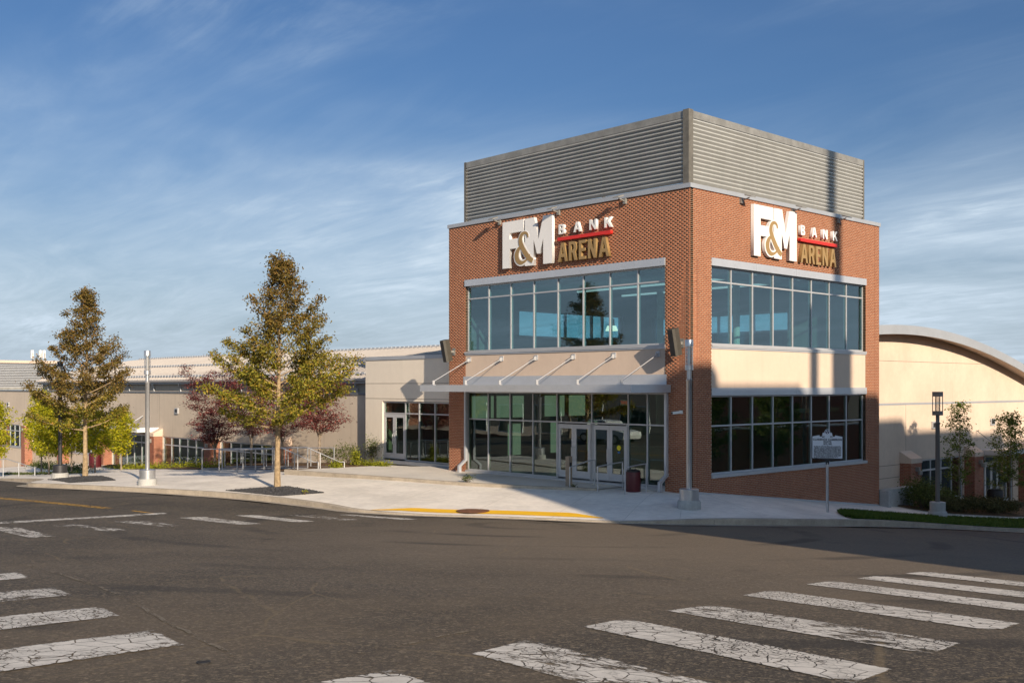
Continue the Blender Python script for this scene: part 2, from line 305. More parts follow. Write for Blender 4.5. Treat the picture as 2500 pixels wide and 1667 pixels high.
# ------------------------------------------------------------------ mesh helpers
ORG = {}
def tag(o, label=None, cat=None, group=None, kind=None):
    if label: o['label'] = label
    if cat: o['category'] = cat
    if group: o['group'] = group
    if kind: o['kind'] = kind
    return o
def empty(name, loc, label=None, cat=None, group=None, kind=None):
    o = bpy.data.objects.new(name, None); COL.objects.link(o); o.location = loc; o.empty_display_size = .2
    ORG[o.name] = Vector(loc); return tag(o, label, cat, group, kind)
class Fr:                                   # wall frame: a along the wall, b outwards, z up
    def __init__(s, O, u, n):
        s.O = np.array(O, float); s.u = np.array(u, float); s.n = np.array(n, float)
        s.flip = (s.u[0]*s.n[1]-s.u[1]*s.n[0]) < 0
    def __call__(s, a, b, z):
        q = s.O + s.u*a + s.n*b; return (q[0], q[1], z)
WORLD = Fr((0,0), (1,0), (0,1))
class MB:
    def __init__(s): s.v = []; s.f = []
    def add(s, vs, fs):
        k = len(s.v); s.v += [tuple(p) for p in vs]; s.f += [tuple(i+k for i in q) for q in fs]; return s
    def box(s, a0, a1, b0, b1, z0, z1, fr=WORLD):
        if a0 > a1: a0, a1 = a1, a0
        if b0 > b1: b0, b1 = b1, b0
        vs = [fr(a, b, z) for z in (z0, z1) for a, b in ((a0,b0),(a1,b0),(a1,b1),(a0,b1))]
        fs = [(3,2,1,0),(4,5,6,7),(0,1,5,4),(1,2,6,5),(2,3,7,6),(3,0,4,7)]
        if fr.flip: fs = [q[::-1] for q in fs]
        return s.add(vs, fs)
    def bar(s, p, q, w, h=None, up=(0,0,1)):
        h = h or w; p = Vector(p); q = Vector(q); d = (q-p).normalized(); u = Vector(up)
        if abs(d.dot(u)) > .98: u = Vector((1,0,0))
        x = d.cross(u).normalized(); y = x.cross(d)
        vs = [c + x*sx*w/2 + y*sy*h/2 for c in (p, q) for sx, sy in ((-1,-1),(1,-1),(1,1),(-1,1))]
        return s.add(vs, [(3,2,1,0),(4,5,6,7),(0,1,5,4),(1,2,6,5),(2,3,7,6),(3,0,4,7)][::1])
    def tube(s, pts, r, n=8, cap=True):
        pts = [Vector(p) for p in pts]; rs = r if isinstance(r, (list, tuple)) else [r]*len(pts); k0 = len(s.v); prev = None
        for i, p in enumerate(pts):
            d = (pts[min(i+1, len(pts)-1)] - pts[max(i-1, 0)]).normalized()
            if prev is None:
                a = Vector((0,0,1)) if abs(d.z) < .9 else Vector((1,0,0)); x = d.cross(a).normalized()
            else: x = (prev - d*prev.dot(d)).normalized()
            prev = x; y = d.cross(x)
            for j in range(n):
                t = 2*math.pi*j/n; s.v.append(tuple(p + (x*math.cos(t)+y*math.sin(t))*rs[i]))
        for i in range(len(pts)-1):
            for j in range(n):
                a = k0+i*n+j; b = k0+i*n+(j+1) % n; s.f.append((a, b, b+n, a+n))
        if cap:
            s.f.append(tuple(k0+j for j in range(n))[::-1]); s.f.append(tuple(k0+(len(pts)-1)*n+j for j in range(n)))
        return s
    def lathe(s, prof, c, n=20):
        k0 = len(s.v)
        for r, z in prof:
            for j in range(n):
                t = 2*math.pi*j/n; s.v.append((c[0]+r*math.cos(t), c[1]+r*math.sin(t), c[2]+z))
        for i in range(len(prof)-1):
            for j in range(n):
                a = k0+i*n+j; b = k0+i*n+(j+1) % n; s.f.append((a, b, b+n, a+n))
        s.f.append(tuple(k0+j for j in range(n))[::-1]); s.f.append(tuple(k0+(len(prof)-1)*n+j for j in range(n)))
        return s
    def prism(s, poly, fr, b0, b1):             # poly in (a,z), extruded along b
        n = len(poly); vs = [fr(a, b0, z) for a, z in poly] + [fr(a, b1, z) for a, z in poly]
        fs = [tuple(range(n)), tuple(range(2*n-1, n-1, -1))] + [(i, i+n, (i+1) % n+n, (i+1) % n) for i in range(n)]
        return s.add(vs, fs)
    def grid(s, pts):                           # pts[i][j]
        k = len(s.v); n = len(pts); m = len(pts[0])
        for row in pts: s.v += [tuple(p) for p in row]
        for i in range(n-1):
            for j in range(m-1): s.f.append((k+i*m+j, k+(i+1)*m+j, k+(i+1)*m+j+1, k+i*m+j+1))
        return s
    def mesh(s, name, mt, org, smooth=False):
        me = bpy.data.meshes.new(name); o = org
        me.from_pydata([(x-o[0], y-o[1], z-o[2]) for x, y, z in s.v], [], s.f)
        if mt is not None: me.materials.append(M[mt] if isinstance(mt, str) else mt)
        if smooth:
            me.polygons.foreach_set('use_smooth', [True]*len(me.polygons)); me.set_sharp_from_angle(angle=R(38))
        return me
    def build(s, name, mt, parent=None, smooth=False, label=None, cat=None, group=None, kind=None, org=None):
        if parent is not None: o0 = ORG[parent.name]
        elif org is not None: o0 = Vector(org)
        else:
            A = np.array(s.v); o0 = Vector(((A[:,0].min()+A[:,0].max())/2, (A[:,1].min()+A[:,1].max())/2, A[:,2].min()))
        ob = bpy.data.objects.new(name, s.mesh(name, mt, o0, smooth)); COL.objects.link(ob)
        if parent is not None: ob.parent = parent
        else: ob.location = o0
        ORG[ob.name] = Vector(o0)
        return tag(ob, label, cat, group, kind)
def raw_mesh(name, V, F, mt):                   # numpy arrays, quads or tris
    me = bpy.data.meshes.new(name); V = np.asarray(V, np.float32); F = np.asarray(F, np.int32); k = F.shape[1]
    me.vertices.add(len(V)); me.vertices.foreach_set('co', V.ravel())
    me.loops.add(F.size); me.loops.foreach_set('vertex_index', F.ravel())
    me.polygons.add(len(F)); me.polygons.foreach_set('loop_start', np.arange(0, F.size, k, dtype=np.int32))
    me.update(calc_edges=True); me.materials.append(M[mt]); return me
def link(name, me, parent=None, loc=(0,0,0)):
    o = bpy.data.objects.new(name, me); COL.objects.link(o); o.parent = parent; o.location = loc
    ORG[o.name] = (ORG[parent.name] if parent is not None else Vector(loc)); return o
def copy_tree(o, loc=None, parent=None, rotz=None):
    c = o.copy(); COL.objects.link(c); c.parent = parent
    if loc is not None: c.location = loc
    if rotz is not None: c.rotation_euler = (0,0,rotz)
    for ch in o.children: copy_tree(ch, None, c)
    return c
def curve_mesh(name, polys, depth, mt):          # filled 2D outlines with holes, extruded; local x,y = outline, z = depth
    cu = bpy.data.curves.new(name, 'CURVE'); cu.dimensions = '2D'; cu.fill_mode = 'BOTH'; cu.extrude = depth/2
    for pl in polys:
        sp = cu.splines.new('POLY'); sp.points.add(len(pl)-1); sp.use_cyclic_u = True
        for q, (x, y) in zip(sp.points, pl): q.co = (x, y, 0, 1)
    ob = bpy.data.objects.new(name, cu); COL.objects.link(ob)
    me = bpy.data.meshes.new_from_object(ob.evaluated_get(bpy.context.evaluated_depsgraph_get())); me.name = name
    bpy.data.objects.remove(ob); me.materials.clear(); me.materials.append(M[mt]); return me
def text_mesh(name, body, size, mt, align='CENTER', ext=.002, xscale=1.0, spacing=1.0, bold=0.0):
    cu = bpy.data.curves.new(name, 'FONT'); cu.body = body; cu.size = size; cu.align_x = align; cu.extrude = ext; cu.space_character = spacing; cu.offset = bold
    ob = bpy.data.objects.new(name, cu); COL.objects.link(ob)
    me = bpy.data.meshes.new_from_object(ob.evaluated_get(bpy.context.evaluated_depsgraph_get())); me.name = name
    bpy.data.objects.remove(ob); me.materials.clear(); me.materials.append(M[mt])
    if xscale != 1: me.transform(Matrix.Diagonal((xscale,1,1,1)))
    return me

# ------------------------------------------------------------------ terrain functions (thin-plate surfaces through surveyed levels)
SWP=[(0,0,-3.78),(0,6.7,-4.52),(0,13.45,-5.26),(-13.3,0,-3.76),(-6.6,0,-3.76),(2.1,-2.83,-3.95),(-24.9,-14,-4.22),(-18,-11.8,-4.09),(-11.2,-10,-4.06),(-6.5,-9.6,-4.12),(-2.2,-7.4,-4.17),(1.2,-5.6,-4.15),(2.9,-3.5,-4.12),(-23.9,-5.6,-4.15),(-25.1,-5.9,-4.15),(-27.5,-11.8,-4.32),(-18.1,-5.4,-3.92),(5.1,.3,-4.29),(5.3,7.7,-5.03),(5.3,15.2,-5.88),(0,24.75,-6.1),(0,34,-6.8),(5.5,25,-6.8),(-21,1.6,-3.95),(-29.7,1.6,-4.43),(-38.2,1.6,-5.0),(-46.4,1.6,-5.5),(-55,1.6,-5.85),(-63.5,1.6,-6.2),(-72,1.6,-7.0),(-40,-8,-5.1),(-60,-12,-6.3),(-80,-14,-7.4),(-90,1.6,-8)]
RDP=[(22.8,-29.8,-1.65),(16.7,-20.3,-2.5),(14.1,-26.4,-2.2),(-5.8,-15,-3.9),(-24.9,-14.2,-4.38),(-18,-12,-4.25),(-11.2,-10.2,-4.22),(-6.5,-9.8,-4.22),(-2.2,-7.6,-4.19),(1.2,-5.8,-4.17),(3.0,-3.7,-4.27),(5.3,.3,-4.44),(5.5,7.7,-5.18),(5.5,15.2,-6.03),(9,25,-7.1),(20,10,-5.3),(20,-5,-3.7),(20,25,-7),(40,-30,-0.6),(30,-50,-.3),(0,-45,-2.4),(-40,-22,-4.6),(-80,-24,-7),(-40,-50,-4),(60,0,-2.5),(10,45,-8),(0,-25,-3.1)]
def tps(Pl):
    Q = np.array(Pl, float); n = len(Q)
    def ker(r): return np.where(r > 0, r*r*np.log(np.maximum(r, 1e-9)), 0)
    K = ker(np.hypot(Q[:,None,0]-Q[None,:,0], Q[:,None,1]-Q[None,:,1])) + np.eye(n)*8.0
    A = np.zeros((n+3, n+3)); A[:n,:n] = K; A[:n,n] = 1; A[:n,n+1:] = Q[:,:2]; A[n,:n] = 1; A[n+1:,:n] = Q[:,:2].T
    w = np.linalg.solve(A, np.r_[Q[:,2], 0, 0, 0])
    def f(x, y):
        x = np.clip(np.asarray(x, float), -110, 70); y = np.clip(np.asarray(y, float), -70, 60)
        return ker(np.hypot(x[...,None]-Q[:,0], y[...,None]-Q[:,1]))@w[:n] + w[n] + w[n+1]*x + w[n+2]*y
    return f
SW = tps(SWP); RD = tps(RDP)
def sw(x, y): return float(SW(x, y))
def rd(x, y): return float(RD(x, y))
KL = [(-95,-19),(-60,-14.2),(-40,-12.55),(-34,-12.4),(-29,-12.35),(-27.3,-12.9),(-26.3,-13.65),(-25.2,-13.95),(-23.5,-13.5),(-21.7,-13.0),(-18,-11.85),(-14.6,-10.75),(-11.2,-10.0),(-8.3,-9.68),(-6.5,-9.65),(-4.3,-8.9),(-2.2,-7.55),(-.4,-6.6),(1.2,-5.75),(2.2,-4.8),(3.0,-3.6),(4.2,-1.6),(4.9,.3),(5.2,3),(5.35,7.7),(5.5,15.2),(5.6,25),(5.6,45)]
IN = [(-95,1.5),(-75,1.5),(-60,1.5),(-52,1.5),(-46,1.5),(-42,1.5),(-38,1.5),(-35,1.5),(-32,1.5),(-29,1.5),(-25,1.5),(-21.4,1.5),(-17,1.2),(-13.5,1.1),(-12,.3),(-9,.3),(-6,.3),(-4,.3),(-2,.3),(-1,.3),(-.25,.3),(-.25,1),(-.25,2.5),(-.25,5),(-.25,9),(-.25,14),(-1,24),(-1,45)]
def catmull(P, k=6):
    P = [np.array(p, float) for p in P]; out = []
    for i in range(len(P)-1):
        p0, p1, p2, p3 = P[max(i-1,0)], P[i], P[i+1], P[min(i+2,len(P)-1)]
        for j in range(k):
            t = j/k; out.append(.5*((2*p1)+(-p0+p2)*t+(2*p0-5*p1+4*p2-p3)*t*t+(-p0+3*p1-3*p2+p3)*t**3))
    out.append(P[-1]); return np.array(out)
KC = catmull(KL); IC = np.array([np.array(IN[min(i//6, len(IN)-1)])*(1-(i % 6)/6) + np.array(IN[min(i//6+1, len(IN)-1)])*((i % 6)/6) for i in range(len(KC))])
def in_poly(x, y, poly):
    ins = np.zeros(x.shape, bool); n = len(poly)
    for i in range(n):
        x1, y1 = poly[i]; x2, y2 = poly[(i+1) % n]
        c = ((y1 > y) != (y2 > y)) & (x < (x2-x1)*(y-y1)/((y2-y1) if y2 != y1 else 1e-9)+x1); ins ^= c
    return ins
BLOCK = [tuple(p) for p in KC] + [(5.6,400),(-400,400),(-400,-19)]
def kdist(x, y):
    d = np.full(x.shape, 1e9)
    for i in range(len(KC)-1):
        a, b = KC[i], KC[i+1]; ab = b-a; t = np.clip(((x-a[0])*ab[0]+(y-a[1])*ab[1])/(ab@ab), 0, 1)
        d = np.minimum(d, np.hypot(x-a[0]-t*ab[0], y-a[1]-t*ab[1]))
    return d

# ================================================================== THE SETTING
def axis(lo, hi, step, far):
    c = list(np.arange(lo, hi+.01, step)); e = []; d = step; p = hi
    while p < far: d *= 1.6; p += d; e.append(p)
    s = []; d = step; p = lo
    while p > -far: d *= 1.6; p -= d; s.append(p)
    return np.array(s[::-1]+c+e)
gx = axis(-60, 45, 1.25, 900); gy = axis(-55, 50, 1.25, 900)
X, Y = np.meshgrid(gx, gy, indexing='ij')
Z = RD(X, Y); ins = in_poly(X, Y, BLOCK); kd = kdist(X, Y)
Z = np.where(ins & (kd > 2.2), -9.0, np.where(ins, np.minimum(Z, SW(X, Y)-.03)-.05, Z))
V = np.stack([X, Y, Z], -1).reshape(-1, 3); n, m = X.shape
idx = np.arange(n*m).reshape(n, m); Fq = np.stack([idx[:-1,:-1], idx[1:,:-1], idx[1:,1:], idx[:-1,1:]], -1).reshape(-1, 4)
me = raw_mesh('road', V, Fq, 'asphalt'); me.polygons.foreach_set('use_smooth', [True]*len(me.polygons))
road = link('road', me); tag(road, 'worn brown-black asphalt of the street crossing', kind='structure')

# sidewalk sheet lofted from the kerb to the buildings
rows = []
for k, i in zip(KC, IC):
    row = []
    for t in np.linspace(0, 1, 22)**1.25:
        q = k*(1-t)+i*t; row.append((q[0], q[1], sw(q[0], q[1])))
    rows.append(row)
side = MB().grid(rows).build('sidewalk', 'concrete', smooth=True, kind='structure', label='pale concrete sidewalk and plaza inside the kerb', org=(0,0,0))
for gi in range(30, len(KC)-8, 8):
    k, i = KC[gi], IC[gi]; d = (i-k)/np.hypot(*(i-k)); nn = np.array([-d[1], d[0]])*.009; L_ = np.hypot(*(i-k)); jr = []
    for t in np.linspace(.18/L_, min(.97, 9.5/L_), 16):
        q = k*(1-t)+i*t; jr.append([(q[0]+sg_*nn[0], q[1]+sg_*nn[1], sw(q[0], q[1])+.005) for sg_ in (-1,1)])
    MB().grid(jr).build('paving_joint', 'joint', side)
for off in (2.6, 5.2):
    jr = []
    for gi in range(30, len(KC)-20):
        k, i = KC[gi], IC[gi]; L_ = np.hypot(*(i-k)); t = off/L_
        if t > .9: 
            if len(jr) > 2: MB().grid(jr).build('paving_joint', 'joint', side)
            jr = []; continue
        q = k*(1-t)+i*t; d = (i-k)/L_*.009; jr.append([(q[0]+s_*d[0], q[1]+s_*d[1], sw(q[0], q[1])+.006) for s_ in (-1,1)])
    if len(jr) > 2: MB().grid(jr).build('paving_joint', 'joint', side)
# kerb as separate cast lengths, gutter pan in front of it
kerb = empty('kerb', (0,0,-4.2), 'concrete kerb lengths along the street edge', kind='structure')
gut = empty('gutter', (0,0,-4.2), 'concrete gutter pan beside the kerb', kind='structure')
seg = np.r_[0, np.cumsum(np.hypot(*np.diff(KC, axis=0).T))]
def kc(s):
    i = np.clip(np.searchsorted(seg, s)-1, 0, len(KC)-2); t = (s-seg[i])/(seg[i+1]-seg[i]); p = KC[i]*(1-t)+KC[i+1]*t
    e = .15; a = lambda q: np.array([np.interp(q, seg, KC[:,0]), np.interp(q, seg, KC[:,1])])
    d = a(s+e)-a(s-e); d = d/np.hypot(*d); return p, np.array([-d[1], d[0]])
s0 = 30.0
while s0 < seg[-1]-1:
    L = 3.0; m = MB(); g = MB(); rr = []; gg = []
    for s in np.linspace(s0+.006, min(s0+L-.006, seg[-1]), 7):
        p, nn = kc(s); zt = sw(*(p+nn*.1))+.005; zr = rd(*p)-.12; zt = max(zt, rd(*p)+.012)
        prof = [(-.0,zr),(-.0,zt-.02),(.02,zt),(.165,zt+.001),(.165,zr)]
        rr.append([(p[0]+nn[0]*b, p[1]+nn[1]*b, z) for b, z in prof])
        gg.append([(p[0]+nn[0]*b, p[1]+nn[1]*b, rd(p[0]+nn[0]*b, p[1]+nn[1]*b)+.012) for b in (-.42,-.2,-.001)])
    m.grid(rr); k0 = len(m.v)-5; m.f.append((0,1,2,3,4)); m.f.append((k0+4,k0+3,k0+2,k0+1,k0))
    m.build('kerb_length', 'kerb', kerb); g.grid(gg).build('gutter_length', 'gutter', gut)
    s0 += L
# crosswalk stripes, stop line and centre line: real sheets of paint on the road
marks = empty('road_markings', (0,-20,-3), 'painted crosswalk bars and lines on the asphalt', kind='structure')
def sheet(name, quad, mt, lift=.009, n=10, w=4, fn=RD, parent=marks):
    q = [np.array(p, float) for p in quad]; rows = []
    for i in range(n+1):
        t = i/n; a = q[0]*(1-t)+q[3]*t; b = q[1]*(1-t)+q[2]*t
        rows.append([(*(a*(1-u)+b*u), float(fn(*(a*(1-u)+b*u)))+lift) for u in np.linspace(0, 1, w+1)])
    ob = MB().grid(rows).build(name, mt, parent)
    W_ = float(np.hypot(*(q[1]-q[0]))); L_ = float(np.hypot(*(q[3]-q[0]))); at = ob.data.attributes.new('edge', 'FLOAT', 'POINT')
    at.data.foreach_set('value', [min(min(u, 1-u)*W_, min(i/n, 1-i/n)*L_) if w > 1 else .05 for i in range(n+1) for u in np.linspace(0, 1, w+1)])
    return ob
ST = {'w': [[(16.25,-25.8),(16.2,-24.95),(19.3,-25.3),(19.35,-26.1)], [(16.05,-24.0),(15.82,-23.12),(18.95,-23.45),(19.1,-24.3)],
  [(15.55,-22.1),(15.40,-21.28),(18.62,-21.68),(18.72,-22.5)], [(15.24,-20.38),(15.2,-19.48),(18.35,-19.80),(18.47,-20.70)],
  [(14.79,-18.24),(14.62,-17.32),(18.09,-17.72),(18.2,-18.62)], [(14.42,-16.1),(14.33,-15.25),(17.6,-15.62),(17.72,-16.5)], [(14.3,-14.42),(14.23,-13.56),(17.5,-13.95),(17.6,-14.8)],
  [(14.24,-12.7),(14.2,-11.9),(17.4,-12.3),(17.5,-13.1)],
  [(13.58,-28.4),(13.23,-25.53),(14.18,-25.67),(14.55,-28.5)], [(11.60,-28.2),(11.17,-25.22),(12.09,-25.37),(12.5,-28.3)], [(9.3,-28.0),(8.88,-24.9),(9.9,-25.04),(10.3,-28.1)], [(6.85,-27.6),(6.40,-24.56),(7.40,-24.7),(7.85,-27.7)],
  [(-6.33,-16.0),(-6.48,-15.15),(-3.15,-15.1),(-3.03,-15.8)], [(-6.6,-14.05),(-6.45,-13.38),(-3.38,-13.24),(-3.25,-13.95)], [(-5.0,-21.6),(-5.1,-20.95),(-1.46,-21.2),(-1.25,-21.85)]],
  'o': [[(-5.0,-20.05),(-5.15,-19.35),(-2.5,-19.1),(-2.38,-19.7)], [(-5.65,-18.2),(-5.85,-17.45),(-3.5,-17.1),(-3.2,-17.85)], [(-6.1,-12.5),(-6.2,-11.8),(-3.4,-11.7),(-3.3,-12.4)], [(-5.65,-10.95),(-5.6,-10.5),(-2.75,-9.95),(-2.7,-10.5)]]}
for q in ST['w']: sheet('crosswalk_bar', [q[0], q[3], q[2], q[1]] if abs(q[3][0]-q[0][0]) < abs(q[1][0]-q[0][0]) else q, 'paint_white', n=16)
for q in ST['o']: sheet('crosswalk_bar', q, 'paint_worn', n=16)
sheet('stop_line', [(-6.15,-21.3),(-6.75,-21.3),(-8.4,-15.5),(-7.85,-15.6)], 'paint_white', n=16)
for off in (0, .24):
    sheet('centre_line', [(-24.5,-19.45+off),(-24.5,-19.33+off),(-10.7,-16.38+off),(-10.7,-16.50+off)], 'paint_yellow', n=16, w=1)
sheet('centre_line', [(-9.5,-16.1),(-9.5,-15.98),(-8.3,-15.85),(-8.3,-15.97)], 'paint_yellow', n=4, w=1)
M['sand'] = paint_mat('sandy_seam', (.22,.175,.115), 9.0, .46)
for nm_, pts in (('road_seam', [(15.6,-25.2),(15.18,-23.6),(14.75,-21.4),(14.25,-19.2),(13.75,-17.0),(13.3,-14.9),(12.8,-12.4)]), ('road_seam', [(4.5,-24.0),(7.0,-24.2),(9.6,-24.5),(12.4,-25.1),(14.9,-25.6)])):
    P_ = catmull(pts, 8); rows_ = []
    rs_ = random.Random(5)
    for i_, q_ in enumerate(P_):
        d_ = P_[min(i_+1,len(P_)-1)]-P_[max(i_-1,0)]; d_ = d_/np.hypot(*d_); n_ = np.array([-d_[1], d_[0]]); j_ = rs_.uniform(-.02,.02)
        rows_.append([(q_[0]+n_[0]*(o_+j_), q_[1]+n_[1]*(o_+j_), rd(*q_)+.008) for o_ in (-.028,-.010,.010,.028)])
    ob_ = MB().grid(rows_).build(nm_, 'sand', marks); at_ = ob_.data.attributes.new('edge', 'FLOAT', 'POINT'); at_.data.foreach_set('value', [0.0,.028,.028,0.0]*len(rows_))
# tactile strip on the ramp
a0 = np.interp(-6.0, KC[:,0][:110], np.arange(110)); tr_rows = []
sA = np.interp(-6.0, KC[:,0], seg); sB = np.interp(1.05, KC[:,0], seg)
for s in np.linspace(sA, sB, 30):
    p, nn = kc(s); e = .12 + .33*min(1, (s-sA)/1.0); w = e+.02+.60*min(1, min(s-sA, sB-s)/1.3+.05)
    tr_rows.append([(p[0]+nn[0]*b, p[1]+nn[1]*b, sw(p[0]+nn[0]*b, p[1]+nn[1]*b)+.012) for b in np.linspace(e, w, 4)])
tac = MB().grid(tr_rows).build('tactile_paving', 'tactile', side)
# raised entry walk with its low kerb wall
EP = catmull([(-18.3,-5.2),(-15.8,-4.9),(-13.4,-4.45),(-11,-4.0),(-9.3,-3.75),(-7.7,-3.4),(-5.6,-2.7),(-4.2,-2.1),(-3.0,-1.55)], 5)
eb = [(-17.6,-1.2),(-17.0,-.6),(-16.2,0),(-15.4,1.05),(-14.3,1.05),(-13.32,1.05),(-12.6,.12),(-11,.12),(-8,.12),(-6,.12),(-4.5,.12),(-3.0,.12)]
EBc = np.array([[np.interp(t, np.linspace(0,1,len(eb)), [q[k] for q in eb]) for k in (0,1)] for t in np.linspace(0,1,len(EP))])
MB().grid([[(*(p*(1-t)+q*t), -3.735+.004*t) for t in np.linspace(0,1,6)] for p, q in zip(EP, EBc)]).build('entry_walk', 'walk', kind='structure', label='raised concrete walk in front of the glass entrance', org=(0,0,0))
low = empty('low_wall', (-10,-4,-3.9), 'low concrete kerb wall edging the raised entry walk', 'low wall')
i = 0
while i < len(EP)-1:
    j = min(i+7, len(EP)-1); rr = []
    for k in range(i, j+1):
        p = EP[k]; d = EP[min(k+1,len(EP)-1)]-EP[max(k-1,0)]; d = d/np.hypot(*d); nn = np.array([-d[1], d[0]])
        if k == i: p = p+d*.01
        z0 = sw(*p)-.2
        rr.append([(p[0]+nn[0]*b, p[1]+nn[1]*b, z) for b, z in ((-.20,z0),(-.20,-3.71),(-.18,-3.695),(.02,-3.695),(.02,z0))])
    m = MB().grid(rr); k0 = len(m.v)-5; m.f.append((0,1,2,3,4)); m.f.append((k0+4,k0+3,k0+2,k0+1,k0)); m.build('wall_length', 'kerb', low); i = j
# planting bed (mulch) left of the wing
bed_o = catmull([(-17.3,-1.1),(-18.6,-4.3),(-21.5,-4.35),(-26,-4.9),(-31,-4.6),(-36,-3.2),(-44,-2.0),(-52,-.3)], 4); bed_i = np.array([[x, 1.55] for x in np.linspace(-19.5,-52,len(bed_o))]); bed_i[:3,1] = (.2,.9,1.4)
rng = np.random.default_rng(3)
MB().grid([[(*(p*(1-t)+q*t), sw(*(p*(1-t)+q*t))+.02+.10*math.sin(math.pi*t)+rng.uniform(0,.03)) for t in np.linspace(0,1,9)] for p, q in zip(bed_o, bed_i)]).build('planting_bed', 'mulch', smooth=True, kind='structure', label='brown mulched planting bed below the hall wall', org=(0,0,0))
# grass strip and bed on the right
gr_in = catmull([(4.75,2.2),(3.5,4.0),(2.95,7.9),(2.8,14),(3.2,20.5),(3.3,30),(3.3,44)], 6)
gr_rows = []
for q in gr_in:
    xo = np.interp(q[1], KC[120:,1], KC[120:,0])-.17
    gr_rows.append([(q[0]*(1-t)+xo*t, q[1], sw(q[0]*(1-t)+xo*t, q[1])+.015+.05*math.sin(math.pi*t)) for t in np.linspace(0,1,5)])
MB().grid(gr_rows).build('grass_verge', 'grassbase', smooth=True, kind='structure', label='green turf verge beside the right kerb', org=(0,0,0))
def blades(name, n, fn_xy, h, mt, seed):
    rg = np.random.default_rng(seed); xy = fn_xy(rg, n); z = SW(xy[:,0], xy[:,1])+.03
    a = rg.uniform(0, 2*np.pi, n); hh = h*rg.uniform(.5, 1.2, n); w = .022; ln = rg.normal(0, .4, (n,2))*hh[:,None]
    b = np.stack([xy[:,0], xy[:,1], z], -1); dx = np.stack([np.cos(a)*w, np.sin(a)*w, 0*a], -1)
    V = np.stack([b-dx, b+dx, b+np.stack([ln[:,0], ln[:,1], hh], -1)], 1).reshape(-1, 3)
    return raw_mesh(name, V, np.arange(3*n).reshape(-1, 3), mt)
def verge_xy(rg, n):
    y = 2.4 + 34*rg.random(n)**1.7; xi = np.interp(y, gr_in[:,1], gr_in[:,0]); xo = np.interp(y, KC[120:,1], KC[120:,0])-.17
    return np.stack([xi+(xo-xi)*rg.random(n), y], -1)
tag(link('grass', blades('grass', 26000, verge_xy, .10, 'grassm', 5)), 'short mown grass on the verge by the right kerb', 'grass', kind='stuff')
hb_o = catmull([(.2,14.9),(1.6,15.6),(2.35,19.4),(2.7,22),(2.6,27),(2.4,34)], 4)
MB().grid([[(p[0]*(1-t)-1.15*t, p[1]*(1-t)+max(p[1],13.6)*t, sw(p[0]*(1-t)-1.15*t, p[1])+.03+.06*math.sin(math.pi*t)) for t in np.linspace(0,1,6)] for p in hb_o]).build('shrub_bed', 'mulch', smooth=True, kind='structure', label='mulched bed in front of the gable wall', org=(0,0,0))

# ================================================================== CORNER BUILDING
FL = Fr((0,0), (-1,0), (0,-1)); FRt = Fr((0,0), (0,1), (1,0))
TL, TRr = 13.33, 13.49
tower = empty('corner_building', (0,0,-3.8), 'tall red-brick corner building with two window bands and a louvered rooftop screen', 'building')
L0, L1, R0, R1 = 1.131, 12.20, 1.2456, 12.312
Z_CAP0, Z_CAP1, Z_HT, Z_HB, Z_SILL = 7.0, 7.157, 4.627, 4.345, 1.41
m = MB()
m.box(.0009, L0, -.3, -.0009, -4.3, Z_CAP0, FL); m.box(L1, TL, -.3, -.0009, -4.3, Z_CAP0, FL); m.box(L0, L1, -.3, -.0009, Z_HT, Z_CAP0, FL)
m.box(.3, R0, -.3, -.0009, -4.6, Z_CAP0, FRt); m.box(R1, TRr, -.3, -.0009, -6, Z_CAP0, FRt); m.box(R0, R1, -.3, -.0009, Z_HT, Z_CAP0, FRt); m.box(R0, R1, -.3, -.0009, -6, -3.32, FRt)
m.build('masonry_wall', 'mortar', tower)
# bricks: every one real; the 300 nearest the corner are parts of their own, the rest one part
CR, BL, JT = .0677, .2032, .0115
def brick_list(fr, intervals, z0, z1, low=None):
    out = []; k = 0; z = z0
    k = int(math.floor((z0+10)/CR))
    while True:
        z = -10+k*CR
        if z+CR > z1+.001: break
        zc = z+CR/2
        for (a0, a1) in intervals(zc):
            j0 = int(math.floor((a0-.2)/BL))-1
            j = j0
            while True:
                s = j*BL+(k % 2)*BL/2; e = s+BL-JT; j += 1
                if s > a1: break
                s2, e2 = max(s, a0), min(e, a1)
                if e2-s2 < .035: continue
                if low and z+CR < low((s2+e2)/2)-.12: continue
                out.append((fr, s2, e2, z+JT, z+CR, .16 if (abs(s2-a0) < 1e-6 or abs(e2-a1) < 1e-6) else .012))
        k += 1
    return out
iL = lambda z: [(0.0, TL)] if z > Z_HT else [(0.0, L0), (L1, TL)]
iR = lambda z: [(.0075, TRr)] if (z > Z_HT or z < -3.32) else [(.0075, R0), (R1, TRr)]
bl = brick_list(FL, iL, -4.0, Z_CAP0) + brick_list(FRt, iR, -5.7, Z_CAP0, low=lambda a: -3.78-.1105*a)
def bkey(q):
    fr, s, e, z0, z1, d = q; p = fr((s+e)/2, 0, (z0+z1)/2)
    return (p[0]-22.78)**2+(p[1]+29.8)**2+p[2]**2
full = [q for q in bl if abs(q[2]-q[1]-(BL-JT)) < 1e-4 and q[5] < .1 and -2.6 < q[3] < 6.5]
full.sort(key=bkey); own = set(id(q) for q in full[:300])
bme = {}
for key, fr in (('L', FL), ('R', FRt)):
    bm_ = MB().box(-(BL-JT)/2, (BL-JT)/2, -.012, 0, -(CR-JT)/2, (CR-JT)/2, Fr((0,0), fr.u, fr.n)); bme[key] = bm_.mesh('brick', 'brick', (0,0,0))
Vs = []; k = 0
